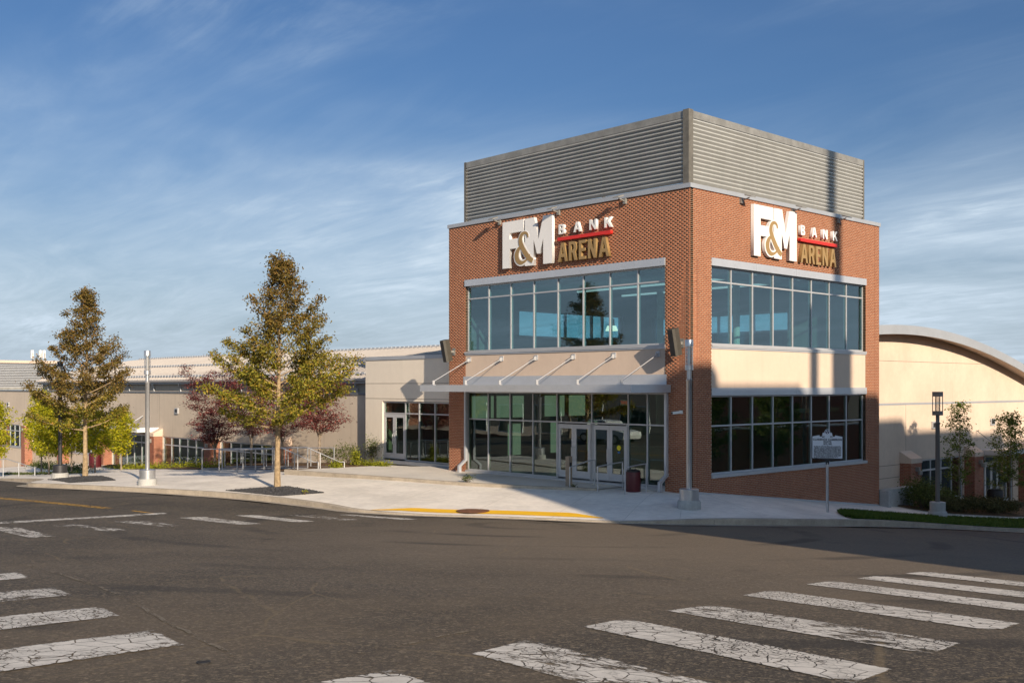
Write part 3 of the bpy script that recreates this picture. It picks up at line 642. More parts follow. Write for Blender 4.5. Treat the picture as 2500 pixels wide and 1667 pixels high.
for q in bl:
    fr, s, e, z0, z1, d = q
    if id(q) in own:
        p = fr((s+e)/2, 0, (z0+z1)/2); link('brick', bme['L' if fr is FL else 'R'], tower, (p[0], p[1], p[2]+3.8)); continue
    Vs.append([fr(a, b, z) for z in (z0, z1) for a, b in ((s,-d),(e,-d),(e,0),(s,0))])
Vs = np.array(Vs).reshape(-1, 3); Vs[:,2] += 3.8; nb = len(Vs)//8
base = np.array([(3,2,1,0),(4,5,6,7),(1,2,6,5),(2,3,7,6),(3,0,4,7)]); Fb = (np.arange(nb)[:,None,None]*8+base[None]).reshape(-1, 4)
tag(link('brickwork', raw_mesh('brickwork', Vs, Fb, 'brick'), tower), kind='stuff')
# control joints
for fr, a, z0, z1 in ((FL, .36, 4.9-.55, 7.0), (FL, 1.131, 4.63, 7.0), (FL, 12.2, 4.63, 7.0), (FL, 13.05, 4.3, 7.0), (FRt, 1.24, 4.63, 7.0), (FRt, .40, -4.2, -.55), (FRt, .40, .9, 4.5), (FRt, 12.31, 4.63, 7.0), (FRt, 13.1, -5.2, 7.0), (FRt, 1.25, -4.1, -3.34)):
    MB().box(a-.008, a+.008, -.02, .0012, z0, z1, fr).build('control_joint', 'caulk', tower)
MB().box(-.05, TL+.05, -.36, .05, Z_CAP0, Z_CAP1, FL).build('coping', 'coping', tower)
MB().box(.36, TRr+.05, -.36, .05, Z_CAP0, Z_CAP1, FRt).build('coping', 'coping', tower)
MB().box(R0-.02, TRr, -.05, .012, -3.78, -3.70, FRt)
def base_flash():
    m = MB(); n = 12
    for i in range(n):
        a0, a1 = TRr*i/n, TRr*(i+1)/n; z0 = -3.78-.1105*a0; z1 = -3.78-.1105*a1
        m.add([FRt(a0,.014,z0-.2), FRt(a1,.014,z1-.2), FRt(a1,.014,z1+.07), FRt(a0,.014,z0+.07), FRt(a1,0,z1+.075), FRt(a0,0,z0+.075)], [(0,1,2,3),(3,2,4,5)])
    return m
base_flash().build('base_flashing', 'alu', tower)

def curtain(fr, parent, xs, zs, b, glass, w=.056, d=.13, holes=(), name='window', frame='alu', inner=None):
    f = MB(); a0, a1, z0, z1 = xs[0], xs[-1], zs[0], zs[-1]
    f.box(a0, a1, b-d, b, z0, z0+w, fr); f.box(a0, a1, b-d, b, z1-w, z1, fr); f.box(a0, a0+w, b-d, b-.002, z0+w, z1-w, fr); f.box(a1-w, a1, b-d, b-.002, z0+w, z1-w, fr)
    fo = f.build(name, frame, parent)
    for i, x in enumerate(xs[1:-1]):
        zb = z0+w
        for (h0, h1, hz) in holes:
            if h0 < x < h1: zb = hz
        MB().box(x-w/2, x+w/2, b-d, b+.004, zb, z1-w, fr).build('mullion', frame, fo)
    for z in zs[1:-1]: MB().box(a0+w, a1-w, b-d+.01, b-.003, z-w/2, z+w/2, fr).build('transom', frame, fo)
    for i in range(len(xs)-1):
        for j in range(len(zs)-1):
            if any(h0 <= (xs[i]+xs[i+1])/2 <= h1 and zs[j] < hz-.1 for h0, h1, hz in holes): continue
            MB().box(xs[i]+.02, xs[i+1]-.02, b-.045, b-.032, zs[j]+.02, zs[j+1]-.02, fr).build('pane', glass, fo)
    return fo
XL = [L0+(L1-L0)*i/8 for i in range(9)]; XR = [R0+(R1-R0)*i/8 for i in range(9)]
curtain(FL, tower, XL, [Z_SILL+.09, 3.80, Z_HB], -.13, 'glass')
curtain(FRt, tower, XR, [Z_SILL+.09, 3.80, Z_HB], -.13, 'glass')
def metal_band(fr, a0, a1, b0, b1, z0, z1, n, name='metal_header', mt='alu2', rivets=True):
    h = MB().box(a0, a1, b0, b1-.012, z0, z1, fr).build(name, mt, tower)
    for i in range(n):
        MB().box(a0+(a1-a0)*i/n+.004, a0+(a1-a0)*(i+1)/n-.004, b1-.012, b1, z0+.002, z1-.002, fr).build('panel', mt, h)
        if rivets:
            for q in (.06, .5, .94): 
                a = a0+(a1-a0)*(i+q)/n; MB().box(a-.012, a+.012, b1, b1+.008, (z0+z1)/2-.012, (z0+z1)/2+.012, fr).build('rivet', 'steel', h)
    return h
metal_band(FL, L0-.02, L1+.03, -.15, .035, Z_HB, Z_HT, 4); metal_band(FRt, R0-.01, R1+.02, -.15, .035, Z_HB, Z_HT, 4)
metal_band(FRt, R0-.01, R1+.04, -.15, .035, -.342, -.0625, 4)
for fr, a0, a1 in ((FL, L0-.02, L1+.02), (FRt, R0-.01, R1+.02)):
    MB().box(a0, a1, -.2, .05, Z_SILL, Z_SILL+.075, fr).build('sill', 'alu', tower)
    MB().box(a0, a1, -.2, .02, Z_SILL-.06, Z_SILL, fr).build('sill', 'alu2', tower)
MB().box(L0+.003, L1-.003, -.14, -.015, .42, Z_SILL-.06, FL).build('stucco_band', 'cream', tower)
MB().box(R0+.003, R1-.003, -.14, -.012, -.0625, Z_SILL-.06, FRt).build('stucco_band', 'cream', tower)
metal_band(FL, L0-.08, L1+.13, -.14, .012, .04, .42, 5, 'flashing_band', rivets=False)
curtain(FRt, tower, XR, [-3.20, -1.446, -.342], -.13, 'glass_low')
MB().box(R0-.01, R1+.05, -.2, .06, -3.32, -3.20, FRt).build('sill', 'alu', tower)
# storefront with two pairs of doors
XS = [1.131, 2.06, 2.98, 4.83, 6.72, 8.10, 9.48, 10.85, 12.20]
sf = curtain(FL, tower, XS, [-3.66, -1.427, -.25], -.13, 'glass_low', holes=[(2.98, 6.72, -1.46)], name='storefront')
MB().box(L0, L1, -.3, .02, -3.80, -3.66, FL).build('threshold', 'alu', tower)
MB().box(L0, L1, -.26, -.10, -.25, .04, FL).build('storefront_head', 'alu', tower)
def door_leaf(fr, parent, a0, a1, z0, z1, b, hinge_left, glass='glass_low'):
    d = MB(); st = .125
    d.box(a0, a0+st, b-.05, b, z0, z1, fr); d.box(a1-st, a1, b-.05, b, z0, z1, fr); d.box(a0+st, a1-st, b-.05, b, z1-.17, z1, fr); d.box(a0+st, a1-st, b-.05, b, z0, z0+.33, fr)
    do = d.build('door', 'door', parent)
    MB().box(a0+st, a1-st, b-.032, b-.02, z0+.33, z1-.17, fr).build('glass', glass, do)
    ah = a0+.07 if hinge_left else a1-.07
    MB().tube([fr(ah, b+.005, z0+.75), fr(ah, b+.07, z0+.78), fr(ah, b+.07, z0+1.25), fr(ah, b+.005, z0+1.28)], .014, 6).build('handle', 'steel', do)
    return do
for a0, a1 in ((2.98, 4.83), (4.83, 6.72)):
    MB().box(a0+.02, a0+.075, -.24, -.10, -3.66, -1.46, FL).build('door_jamb', 'alu', sf); MB().box(a1-.075, a1-.02, -.24, -.10, -3.66, -1.46, FL).build('door_jamb', 'alu', sf)
    mid = (a0+a1)/2
    door_leaf(FL, tower, a0+.08, mid-.004, -3.655, -1.50, -.13, False); door_leaf(FL, tower, mid+.004, a1-.08, -3.655, -1.50, -.13, True)
st = MB(); st.lathe([(.001,0),(.10,0),(.10,.004),(.001,.004)], (0,0,0), 18)
for nm, mt, a, z, sc in (('round_sticker','sticker_y', 3.44, -2.33, 1.0), ('blue_sticker','sticker_b', 3.44, -2.50, .62)):
    o = link(nm, st.mesh(nm, mt, (0,0,0)), tower, (-a, .135, z+3.8)); o.rotation_euler = (R(90),0,0); o.scale = (sc, sc*(1 if nm[0] == 'r' else .6), 1)
# entrance canopy with tie rods
can = MB().box(.95, 12.52, .02, 2.10, -.02, .04, FL).build('canopy', 'alu2', tower)
for i in range(4): MB().box(.95+11.57*i/4+.003, .95+11.57*(i+1)/4-.003, 2.10, 2.20, -.23, .05, FL).build('fascia_panel', 'alu2', can)
MB().box(.85, .95, .02, 2.20, -.23, .05, FL).build('fascia_panel', 'alu2', can); MB().box(12.52, 12.60, .02, 2.20, -.23, .05, FL).build('fascia_panel', 'alu2', can)
MB().box(.97, 12.50, .05, 2.09, -.12, -.10, FL).build('soffit', 'alu', can)
for a in (1.45, 3.56, 5.67, 7.76, 9.83, 11.92):
    MB().tube([FL(a, .0, 1.16), FL(a, 2.0, .20)], .017, 8).build('tie_rod', 'alu', can, smooth=True)
    MB().box(a-.09, a+.09, -.02, .02, 1.06, 1.26, FL).box(a-.02, a+.02, .02, .14, 1.05, 1.2, FL).build('wall_bracket', 'alu', can)
    MB().box(a-.06, a+.06, 1.93, 2.07, .04, .07, FL).box(a-.015, a+.015, 1.95, 2.06, .07, .24, FL).build('rod_bracket', 'alu', can)
# downspouts
for a in (12.10, 1.02):
    MB().bar(FL(a,.06,-.23), FL(a,.06,-3.25), .13, .10).bar(FL(a,.06,-3.20), FL(a,.42,-3.46), .12, .10).bar(FL(a,.42,-3.42), FL(a,.42,-3.77), .13, .11).build('downspout', 'alu2', tower)
# louvered rooftop screen
lv = empty('louver_screen', (0,0,-3.8)); lv.parent = tower; lv.location = (0,0,0)
for x, y, w in ((-.40,.40,.20), (-12.62,.40,.13), (-.40,12.75,.13)):
    MB().box(x-w/2 if w < .2 else x-.13, x+w/2 if w < .2 else x+.13, y-w/2 if w < .2 else y-.13, y+w/2 if w < .2 else y+.13, 7.0, 9.88, WORLD).build('post', 'post_steel', lv)
PH = .152
slat_me = {}
def slat_mesh(fr, L):
    p = [(-.0,0),(.010,-.004),(.112,.098),(.112,.140),(.102,.140),(.102,.108)]
    m = MB(); n = len(p); A = [fr(0,b,z) for b, z in p]; B_ = [fr(L,b,z) for b, z in p]
    return m.add(A+B_, [tuple(range(n)), tuple(range(2*n-1,n-1,-1))]+[(i,i+n,(i+1)%n+n,(i+1)%n) for i in range(n)]).mesh('slat', 'slat', (0,0,0))
for key, fr, a0, a1, off in (('L', FL, .56, 12.50, -.42), ('R', FRt, .56, 12.66, -.42)):
    nseg = 3; Ls = (a1-a0)/nseg; me = slat_mesh(Fr((0,0), fr.u, fr.n), Ls-.012)
    for sgi in range(nseg):
        for k in range(15):
            p = fr(a0+Ls*sgi+.006, off, 7.30+k*PH); link('slat', me, lv, (p[0], p[1], p[2]+3.8))
    MB().box(a0-.05, a1+.02, off-.04, off+.10, 9.60, 9.86, fr).build('top_rail', 'galv', lv)
    MB().box(a0-.05, a1+.02, off-.03, off+.07, 7.22, 7.27, fr).build('bottom_rail', 'galv', lv)
    for sgi in range(nseg+1):
        a = a0+Ls*sgi; MB().box(a-.035, a+.035, off-.16, off-.02, 7.0, 9.6, fr).build('stud', 'galv', lv)
# interior: floors, roof, back walls with their own windows
MB().box(-13.0,-.32,.32,13.15,-3.80,-3.70).build('ground_floor', 'in_floor', tower)
MB().box(-13.0,-.34,.34,13.15,-.20,.45).build('upper_floor', 'in_mid', tower)
MB().box(-13.0,-.34,.34,13.15,4.60,4.75).build('ceiling', 'in_ceil', tower)
MB().box(-13.3,-.31,.31,13.45,6.5,6.7).build('roof_deck', 'asph_roof', tower)
w = MB(); w.box(-13.33,-13.0,.31,13.49,-4.3,2.3); w.box(-13.33,-13.0,.31,13.49,3.62,6.98); w.box(-13.33,-13.0,.31,4.0,2.3,3.62); w.box(-13.33,-13.0,11.4,13.49,2.3,3.62)
w.build('side_wall', 'in_mid', tower)
w = MB(); w.box(-12.99,-.31,13.15,13.48,-4.3,1.3); w.box(-12.99,-.31,13.15,13.48,3.55,6.98); w.box(-12.99,-12.5,13.15,13.48,1.3,3.55); w.box(-4.4,-.31,13.15,13.48,1.3,3.55)
w.build('back_wall', 'in_mid', tower)
FB = Fr((0,13.3), (-1,0), (0,-1)); FS = Fr((-13.15,0), (0,1), (1,0))
curtain(FB, tower, [4.4,6.4,8.45,10.5,12.5], [1.3,3.55], 0, 'glass_back', w=.09, name='back_window')
curtain(FS, tower, [4.0,5.2,7.3,9.2,10.0,11.4], [2.3,3.62], 0, 'glass_back', w=.09, name='side_window')
for x, y in ((-4.5,9.2),(-8.8,9.2)):
    MB().lathe([(.16,0),(.16,4.0)], (x,y,.45), 16).build('column', 'in_wall', tower, smooth=True); MB().lathe([(.2,0),(.2,3.5)], (x,y,-3.7), 16).build('column', 'in_wall', tower, smooth=True)
MB().box(-12.9,-8.0,8.6,8.75,-3.7,-1.9).build('lobby_partition', 'in_mid', tower)
MB().box(-12.98,-12.94,.4,13.1,-3.7,-.22).build('lobby_wall', 'in_dark', tower)
for a, b_ in ((1.0,2.3),(2.5,4.2),(5.6,7.0),(7.2,8.4)): MB().box(-12.93,-12.90,a,b_,-1.45,-.45).build('daylight_band', 'lobby_glow', tower)  # glowing panels added in place of daylit far windows
for a, b_ in ((3.2,4.0),(6.0,6.5),(8.6,9.3)): MB().box(-12.93,-12.90,a,b_,-3.2,-1.75).build('daylight_panel', 'lobby_glow', tower)  # lower glowing panels, daylight put into the material
for a in (-10.4,-7.9): MB().bar((a,4.5,-3.7),(a,4.5,-.25), .14).build('lobby_post', 'in_dark', tower)
MB().box(-9,-6,5.8,6.5,-3.7,-2.65).build('ticket_counter', 'in_wall', tower)
MB().box(-1.62,-1.5,.9,13.1,-3.7,-.21).build('dark_room_sheet', 'in_dark', tower)  # dark sheet added so the right lower windows look into shade
for y in (6.4, 9.6): MB().box(-11.5,-1.6,y-.07,y+.07,4.42,4.5).build('ceiling_strip', 'lit_strip', tower)
for y in (4, 8): 
    for x in (-3,-6.5,-10): MB().box(x-.6,x+.6,y-.15,y+.15,-.26,-.21).build('ceiling_strip', 'lit_strip', tower)  # strips added to brighten the lobby; no such lamps known
MB().tube([(-.9,1.5,4.2),(-.9,12.5,4.2)], .16, 10).build('duct', 'in_wall', tower, smooth=True)
MB().tube([(-12.2,1.5,4.15),(-2.0,1.5,4.15)], .16, 10).build('duct', 'in_wall', tower, smooth=True)
ex = empty('exit_sign', (-3.6,.6,-.72), 'small EXIT sign hanging inside above the entrance doors', 'exit sign')
MB().box(-3.78,-3.42,.60,.63,-.72,-.52).build('sign_box', 'white_pot', ex)
o = link('sign_letters', text_mesh('sign_letters', 'EXIT', .16, 'exit'), ex, (0,-.006,.04)); o.rotation_euler = (R(90),0,0); o.scale = (-1,1,1)
# pendant lamps in the upper room
def pend(x, y, z, lab):
    e = empty('pendant_lamp', (x,y,z), lab, 'lamp', 'pendant lamps in the upper room')
    MB().lathe([(.28,0),(.20,.22)], (x,y,z), 18).build('shade', 'lit_shade', e, smooth=True); MB().lathe([(.14,.22),(.12,.50),(.05,.58)], (x,y,z), 14).build('housing', 'galv', e, smooth=True)
    MB().tube([(x,y,z+.55),(x,y,4.6)], .012, 5).build('stem', 'black', e)
pend(-8.3, 5.2, 2.45, 'pendant lamp behind the middle of the left upper windows, leftmost of three')
pend(-5.5, 6.0, 2.35, 'lower pendant lamp in the pair behind the left upper windows')
pend(-4.3, 4.6, 2.62, 'higher pendant lamp in the pair behind the left upper windows')

# ------------------------------------------------------------------ wall signs
def ribbon(pts, ws):
    P_ = catmull(pts, 8); Wd = np.interp(np.linspace(0,1,len(P_)), np.linspace(0,1,len(ws)), ws); l = []; r = []
    for i in range(len(P_)):
        d = P_[min(i+1,len(P_)-1)]-P_[max(i-1,0)]; d = d/max(1e-9, np.hypot(*d)); nn = np.array([-d[1], d[0]])
        l.append(tuple(P_[i]+nn*Wd[i]/2)); r.append(tuple(P_[i]-nn*Wd[i]/2))
    return l+r[::-1]
def arc(cx, cy, rx, ry, a0, a1, n=8): return [(cx+rx*math.cos(R(a0+(a1-a0)*i/n)), cy+ry*math.sin(R(a0+(a1-a0)*i/n))) for i in range(n+1)]
H = 1.93
LET = []      # (name, polys, z0 depth start, depth, material)
LET.append(('letter_F', [[(0,0),(.44,0),(.44,.78),(1.02,.78),(1.02,1.18),(.44,1.18),(.44,1.44),(1.27,1.44),(1.27,H),(0,H)]], .02, .14, 'white'))
LET.append(('letter_M', [[(1.36,0),(1.87,0),(1.87,1.02),(2.06,.44),(2.24,.44),(2.42,1.02),(2.42,0),(2.93,0),(2.93,H),(2.42,H),(2.145,1.02),(1.90,H),(1.36,H)]], .018, .145, 'white'))
spine = [(1.55,1.16),(1.50,1.30),(1.34,1.36),(1.17,1.28),(1.10,1.08),(1.17,.86),(1.36,.58),(1.60,.32),(1.83,.17)]
bowl = [(1.16,.84),(.98,.70),(.88,.50),(.92,.30),(1.08,.17),(1.30,.17),(1.54,.30),(1.68,.46)]
LET.append(('ampersand_edge', [ribbon(bowl, [.10,.28,.36,.36,.30,.22,.12,.06])], .035, .132, 'white'))
LET.append(('ampersand_edge', [ribbon(spine, [.14,.16,.18,.24,.30,.32,.32,.30,.26])], .038, .132, 'white'))
LET.append(('ampersand', [ribbon(bowl, [.06,.18,.24,.23,.18,.11,.07,.04])], .174, .006, 'gold'))
LET.append(('ampersand', [ribbon(spine, [.08,.10,.12,.16,.21,.23,.23,.22,.18])], .178, .006, 'gold'))
bx, by, bh = 3.27, 1.09, .39
Bo = [(0,0),(.20,0)]+arc(.20,.105,.11,.105,-90,90)+arc(.19,.30,.10,.09,-90,90)+[(0,.39)]
def sh(pl, x, y): return [(a+x, b+y) for a, b in pl]
B_h = [[(.085,.06),(.19,.06),(.225,.105),(.19,.155),(.085,.155)], [(.085,.235),(.18,.235),(.21,.285),(.18,.33),(.085,.33)]]
LET.append(('letter_B', [sh(Bo,bx,by)]+[sh(h,bx,by) for h in B_h], .02, .125, 'white'))
A_ = lambda w, h, s, bar: ([(0,0),(s,0),(s+.30*s*1.2,.24*h),(w-s-.30*s*1.2,.24*h),(w-s,0),(w,0),(w/2+s*.62,h),(w/2-s*.62,h)], [(s+.62*s,.24*h+bar),(w-s-.62*s,.24*h+bar),(w/2,h*.82)])
Ao, Ah = A_(.38,.39,.088,.07); LET.append(('letter_A', [sh(Ao,bx+.81,by), sh(Ah,bx+.81,by)], .02, .125, 'white'))
LET.append(('letter_N', [sh([(0,0),(.085,0),(.085,.25),(.27,0),(.355,0),(.355,.39),(.27,.39),(.27,.14),(.085,.39),(0,.39)],bx+1.65,by)], .02, .125, 'white'))
LET.append(('letter_K', [sh([(0,0),(.085,0),(.085,.11),(.145,.175),(.265,0),(.37,0),(.205,.24),(.36,.39),(.255,.39),(.085,.225),(.085,.39),(0,.39)],bx+2.42,by)], .02, .125, 'white'))
LET.append(('red_bar', [[(3.22,.84),(6.02,.84),(6.02,.965),(3.22,.965)]], .02, .14, 'red'))
ax, aw, ah, s_ = 3.24, .50, .74, .125
Ao, Ah = A_(.52,ah,s_,.13)
Ro = [(0,0),(s_,0),(s_,.30),(.21,.30),(.30,0),(.44,0),(.325,.335)]+arc(.24,.52,.17,.22,-40,90)+[(0,.74)]
Rh = [(s_,.41),(.22,.41),(.265,.46),(.265,.58),(.22,.63),(s_,.63)]
Eo = [(0,0),(.36,0),(.36,.11),(s_,.11),(s_,.32),(.32,.32),(.32,.43),(s_,.43),(s_,.63),(.36,.63),(.36,.74),(0,.74)]
No = [(0,0),(.115,0),(.115,.42),(.30,0),(.41,0),(.41,.74),(.295,.74),(.295,.32),(.11,.74),(0,.74)]
for nm, pl, dx in (('letter_A', [Ao,Ah], 0), ('letter_R', [Ro,Rh], .60), ('letter_E', [Eo], 1.14), ('letter_N', [No], 1.62), ('letter_A', [Ao,Ah], 2.18)):
    LET.append((nm, [sh(q, ax+dx, 0) for q in pl], .02, .14, 'gold'))
LME = [(nm, curve_mesh(nm, pl, d, mt), z0+d/2, mt) for nm, pl, z0, d, mt in LET]
def wall_sign(base_pt, rotz, lab):
    e = empty('wall_sign', base_pt, lab, 'sign', 'channel letter signs on the brick faces'); e.rotation_euler = (0,0,rotz)
    for nm, me_, zo, mt in LME:
        o = bpy.data.objects.new(nm, me_); COL.objects.link(o); o.parent = e; o.rotation_euler = (R(90),0,0); o.location = (0,-zo,0)
wall_sign((-9.62,0,4.90), 0, 'raised white, red and gold lettering on the left brick face above the entrance')
wall_sign((0,3.67,4.90), R(90), 'raised white, red and gold lettering on the sunlit right brick face')
# sign floodlights
def flood(fr, a, lab):
    p = fr(a, 0, 6.80); e = empty('floodlight', p, lab, 'floodlight', 'floodlights above the wall letters')
    MB().box(a-.06, a+.06, 0, .10, 6.78, 6.98, fr).build('mount', 'galv', e); MB().bar(fr(a,.08,6.88), fr(a,.40,6.95), .04).build('arm', 'galv', e)
    h = MB(); h.add([fr(a+x, .28+b, 6.96+z) for x in (-.14,.14) for b, z in ((0,.07),(.30,-.02),(.30,.02),(0,.12))], [(0,1,2,3),(7,6,5,4),(0,4,5,1),(1,5,6,2),(2,6,7,3),(3,7,4,0)]); h.build('lamp_head', 'galv', e)
for a, s in ((9.92,'left'), (6.45,'middle'), (2.98,'right')): flood(FL, a, f'{s} floodlight above the lettering on the left brick face')
for a, s in ((3.02,'left'), (6.48,'middle'), (9.96,'right')): flood(FRt, a, f'{s} floodlight above the lettering on the right brick face')
# loudspeakers
def speaker(x, lab):
    e = empty('loudspeaker', (x,0,1.55), lab, 'loudspeaker', 'loudspeakers bolted to the brick piers')
    c = Vector((x+.02,-.45,1.55)); q = Matrix.Rotation(R(13), 4, 'X') @ Matrix.Rotation(R(0), 4, 'Z')
    pr = [(-.15,.16),(.15,.16),(.16,-.08),(.11,-.17),(-.11,-.17),(-.16,-.08)]; m = MB(); vs = []
    for z in (-.48,.48): vs += [c+q.to_3x3()@Vector((a,b,z)) for a, b in pr]
    n = 6; m.add(vs, [tuple(range(n))[::-1], tuple(range(n,2*n))]+[(i,(i+1)%n,(i+1)%n+n,i+n) for i in range(n)]); m.build('cabinet', 'speaker', e)
    g = MB(); g.add([c+q.to_3x3()@Vector((a,-.172,z)) for a, z in ((-.10,-.44),(.11,-.44),(.11,.44),(-.11,.44))]+[c+q.to_3x3()@Vector((a,-.178,z)) for a, z in ((-.10,-.44),(.11,-.44),(.11,.44),(-.11,.44))], [(0,1,5,4),(1,2,6,5),(2,3,7,6),(3,0,4,7),(4,5,6,7)]); g.build('grille', 'black', e)
    MB().bar((x+.02,-.28,1.52),(x+.02,-.02,1.52), .07,.10).box(x-.07,x+.11,-.025,-.001,1.36,1.68).build('bracket', 'galv', e)
speaker(-13.0, 'black loudspeaker on the left brick pier beside the plain wing'); speaker(-.37, 'black loudspeaker on the corner brick pier beside the street lamp')
e = empty('security_camera', (-.38,0,-.92), 'small white security camera on the corner brick pier', 'camera')
MB().box(-.44,-.32,-.05,-.001,-.98,-.86).build('mount', 'white_pot', e); MB().bar((-.38,-.03,-.92),(-.50,-.38,-.95), .10,.09).build('camera_body', 'white_pot', e); MB().bar((-.50,-.38,-.95),(-.507,-.40,-.952), .075,.065).build('lens', 'black', e)

# ================================================================== ENTRANCE WING (left of the corner building)
FW = Fr((0,1.1), (-1,0), (0,-1))
wing = empty('entrance_wing', (-17.3,1.1,-3.75), 'plain pale stucco wing with a glazed door between brick corner and hall', 'building')
w = MB(); w.box(19.86,21.3,-.3,0,-4.4,1.30,FW); w.box(13.34,19.86,-.3,0,-.74,1.30,FW)
w.build('wall', 'wingwall', wing)
MB().box(21.0,21.3,-7,-.301,-4.4,1.3,FW).box(13.4,21.0,-7,-6.7,-4.4,1.3,FW).build('rear_wall', 'wingwall', wing)
MB().box(13.4,20.99,-6.69,-.31,1.0,1.2,FW).build('roof_deck', 'asph_roof', wing); MB().box(13.4,20.99,-6.69,-.31,-3.8,-3.71,FW).build('floor', 'in_floor', wing)
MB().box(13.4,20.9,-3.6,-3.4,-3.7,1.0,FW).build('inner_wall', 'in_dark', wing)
MB().box(13.34,21.34,-.33,.04,1.30,1.47,FW).build('coping', 'coping', wing)
for z in (.13,-.62): 
    MB().box(13.34 if z > 0 else 13.34,21.3,-.01,.0025,z-.012,z+.012,FW).build('wall_joint', 'groove', wing)
wf = curtain(FW, wing, [13.40,14.60,15.80,17.0,18.08,19.84], [-3.62,-1.33,-.76], -.08, 'glass_low', holes=[(18.08,19.84,-1.36)])
mid = (18.08+19.84)/2
door_leaf(FW, wing, 18.12, mid-.004, -3.62, -1.37, -.08, False); door_leaf(FW, wing, mid+.004, 19.79, -3.62, -1.37, -.08, True)
MB().box(13.34,20.4,-.1,.10,-3.80,-3.63,FW).build('threshold', 'alu', wing)

# ================================================================== LONG HALL (left), barrel roof, gable (right)
FH = Fr((0,1.6), (-1,0), (0,-1))
hall = empty('arena_hall', (-40,1.6,-5.5), 'long taupe stucco hall with brick piers and pale curved metal roof', 'building')
PIL = [29.7, 38.2, 46.4, 55.0, 63.5, 72.0, 80.5]
HW = []                                     # window bays a0,a1,z0,n lights, kind
w = MB(); w.box(21.3,92,-.3,0,-3.42,-.47,FH)
bays = [(PIL[i]+.5, PIL[i+1]-.5) for i in range(len(PIL)-1)]
w.box(21.3,PIL[0]+.5,-.3,0,-5.4,-3.42,FH)
for i in range(1, len(PIL)-1): w.box(PIL[i]-.5, PIL[i]+.5, -.3, 0, -9, -3.42, FH)
w.box(PIL[-1]-.5, 92, -.3, 0, -9.5, -3.42, FH)
sillz = [-5.05,-5.5,-5.85,-5.25,-5.25,-5.4]
for (a0, a1), sz in zip(bays, sillz): w.box(a0, a1, -.3, 0, -9, sz, FH)
w.build('wall', 'taupe', hall)
MB().box(21.3,92,-.35,.05,-.47,-.36,FH).build('parapet_cap', 'darkcap', hall)
for i, (a0, a1) in enumerate(bays):
    n = 6 if i != 3 else 7; xs = [a0+(a1-a0)*k/n for k in range(n+1)]
    curtain(FH, hall, xs, [sillz[i], -3.98, -3.42], -.06, 'glass_low', w=.075, name='window')
    MB().box(a0-.02, a1+.02, -.05, .05, sillz[i]-.07, sillz[i], FH).build('sill', 'alu', hall)
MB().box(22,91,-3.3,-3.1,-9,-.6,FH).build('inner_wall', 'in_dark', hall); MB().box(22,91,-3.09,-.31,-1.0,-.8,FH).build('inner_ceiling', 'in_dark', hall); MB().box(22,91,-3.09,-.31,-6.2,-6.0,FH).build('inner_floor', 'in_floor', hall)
def pilaster(fr, a, b, w2, zb, zt, zc, parent):
    p = MB().box(a-w2, a+w2, .001, b, zb, zt, fr).build('brick_pier', 'brick_far', parent)
    poly = [(0.001,zt),(b+.03,zt),(b+.03,zt+.22),(.001,zc)]
    m = MB(); vs = [fr(a+s*(w2+.03), q, z) for s in (-1,1) for q, z in poly]
    m.add(vs, [(0,1,2,3),(7,6,5,4),(0,4,5,1),(1,5,6,2),(2,6,7,3),(3,7,4,0)]); m.build('pier_cap', 'cream', p)
    return p
for k, a in enumerate(PIL):
    p = pilaster(FH, a, .62, .46, -9, -3.42, -2.88, hall)
    MB().box(a-.10, a+.10, .62, .74, -3.85, -3.60, FH).build('wall_lamp', 'galv', p)
for a in (43.67, 52.16, 60.7, 69.2, 77.7):
    f = MB().box(a-.22,a+.22,0,.10,-1.84,-1.46,FH).build('light_fixture', 'alu', hall); MB().box(a-.15,a+.15,.10,.105,-1.77,-1.53,FH).build('lens', 'black', f)
for a in (29.7,38.2,46.4,55,63.5,72,80.5): MB().box(a-.012,a+.012,-.01,.003,-2.87,-.47,FH).build('panel_joint', 'groove', hall)
for z, a1 in ((-3.80,29.2),(-3.40,21.5)): MB().box(21.3,29.2,-.01,.003,z-.012,z+.012,FH).build('panel_joint', 'groove', hall)
# clerestory, gutter, downspouts
FC = Fr((0,2.9), (-1,0), (0,-1))
MB().box(21.3,72.8,-.3,0,-.6,.35,FC).build('clerestory', 'taupe', hall)
MB().box(21.3,73.2,.0,.28,.14,.50,FC).build('gutter', 'fascia', hall)
k = 24.5
while k < 72:
    MB().tube([FC(k,.22,.16), FC(k,.22,.05), FC(k,.08,-.10), FC(k,.07,-.45)], .055, 8).build('downspout', 'alu', hall, smooth=True); k += 4.25
# barrel roof
PY = np.array([2.35, 5, 8, 12, 15, 17, 20.5, 25.4, 31.1, 36, 40]); PZ = np.array([.46,1.12,1.76,2.48,2.78,2.84,2.64,1.98,.98,-.1,-1.2])
cf = np.polyfit(PY, PZ, 4)
def rz(y): return float(np.polyval(cf, y))
def roof_part(x0, x1, y0, y1, parent, n=22, th=.12):
    ys = np.linspace(y0, y1, n)
    top = [[(x, y, rz(y)) for x in (x0, x1)] for y in ys]; bot = [[(x, y, rz(y)-th) for x in (x1, x0)] for y in ys]
    m = MB().grid(top).grid(bot)
    for x in (x0, x1): m.grid([[(x, y, rz(y)), (x, y, rz(y)-th)] for y in ys])
    for y in (y0, y1): m.grid([[(x, y, rz(y)), (x, y, rz(y)-th)] for x in (x0, x1)])
    r = m.build('roof', 'roofmetal', parent)
    s = MB(); x = x0+.2
    while x < x1:
        s.grid([[(x-.018, y, rz(y)), (x-.012, y, rz(y)+.055), (x+.012, y, rz(y)+.055), (x+.018, y, rz(y))] for y in np.linspace(y0, y1, 14)]); x += .46
    s.build('standing_seams', 'roofmetal', r)
    return r
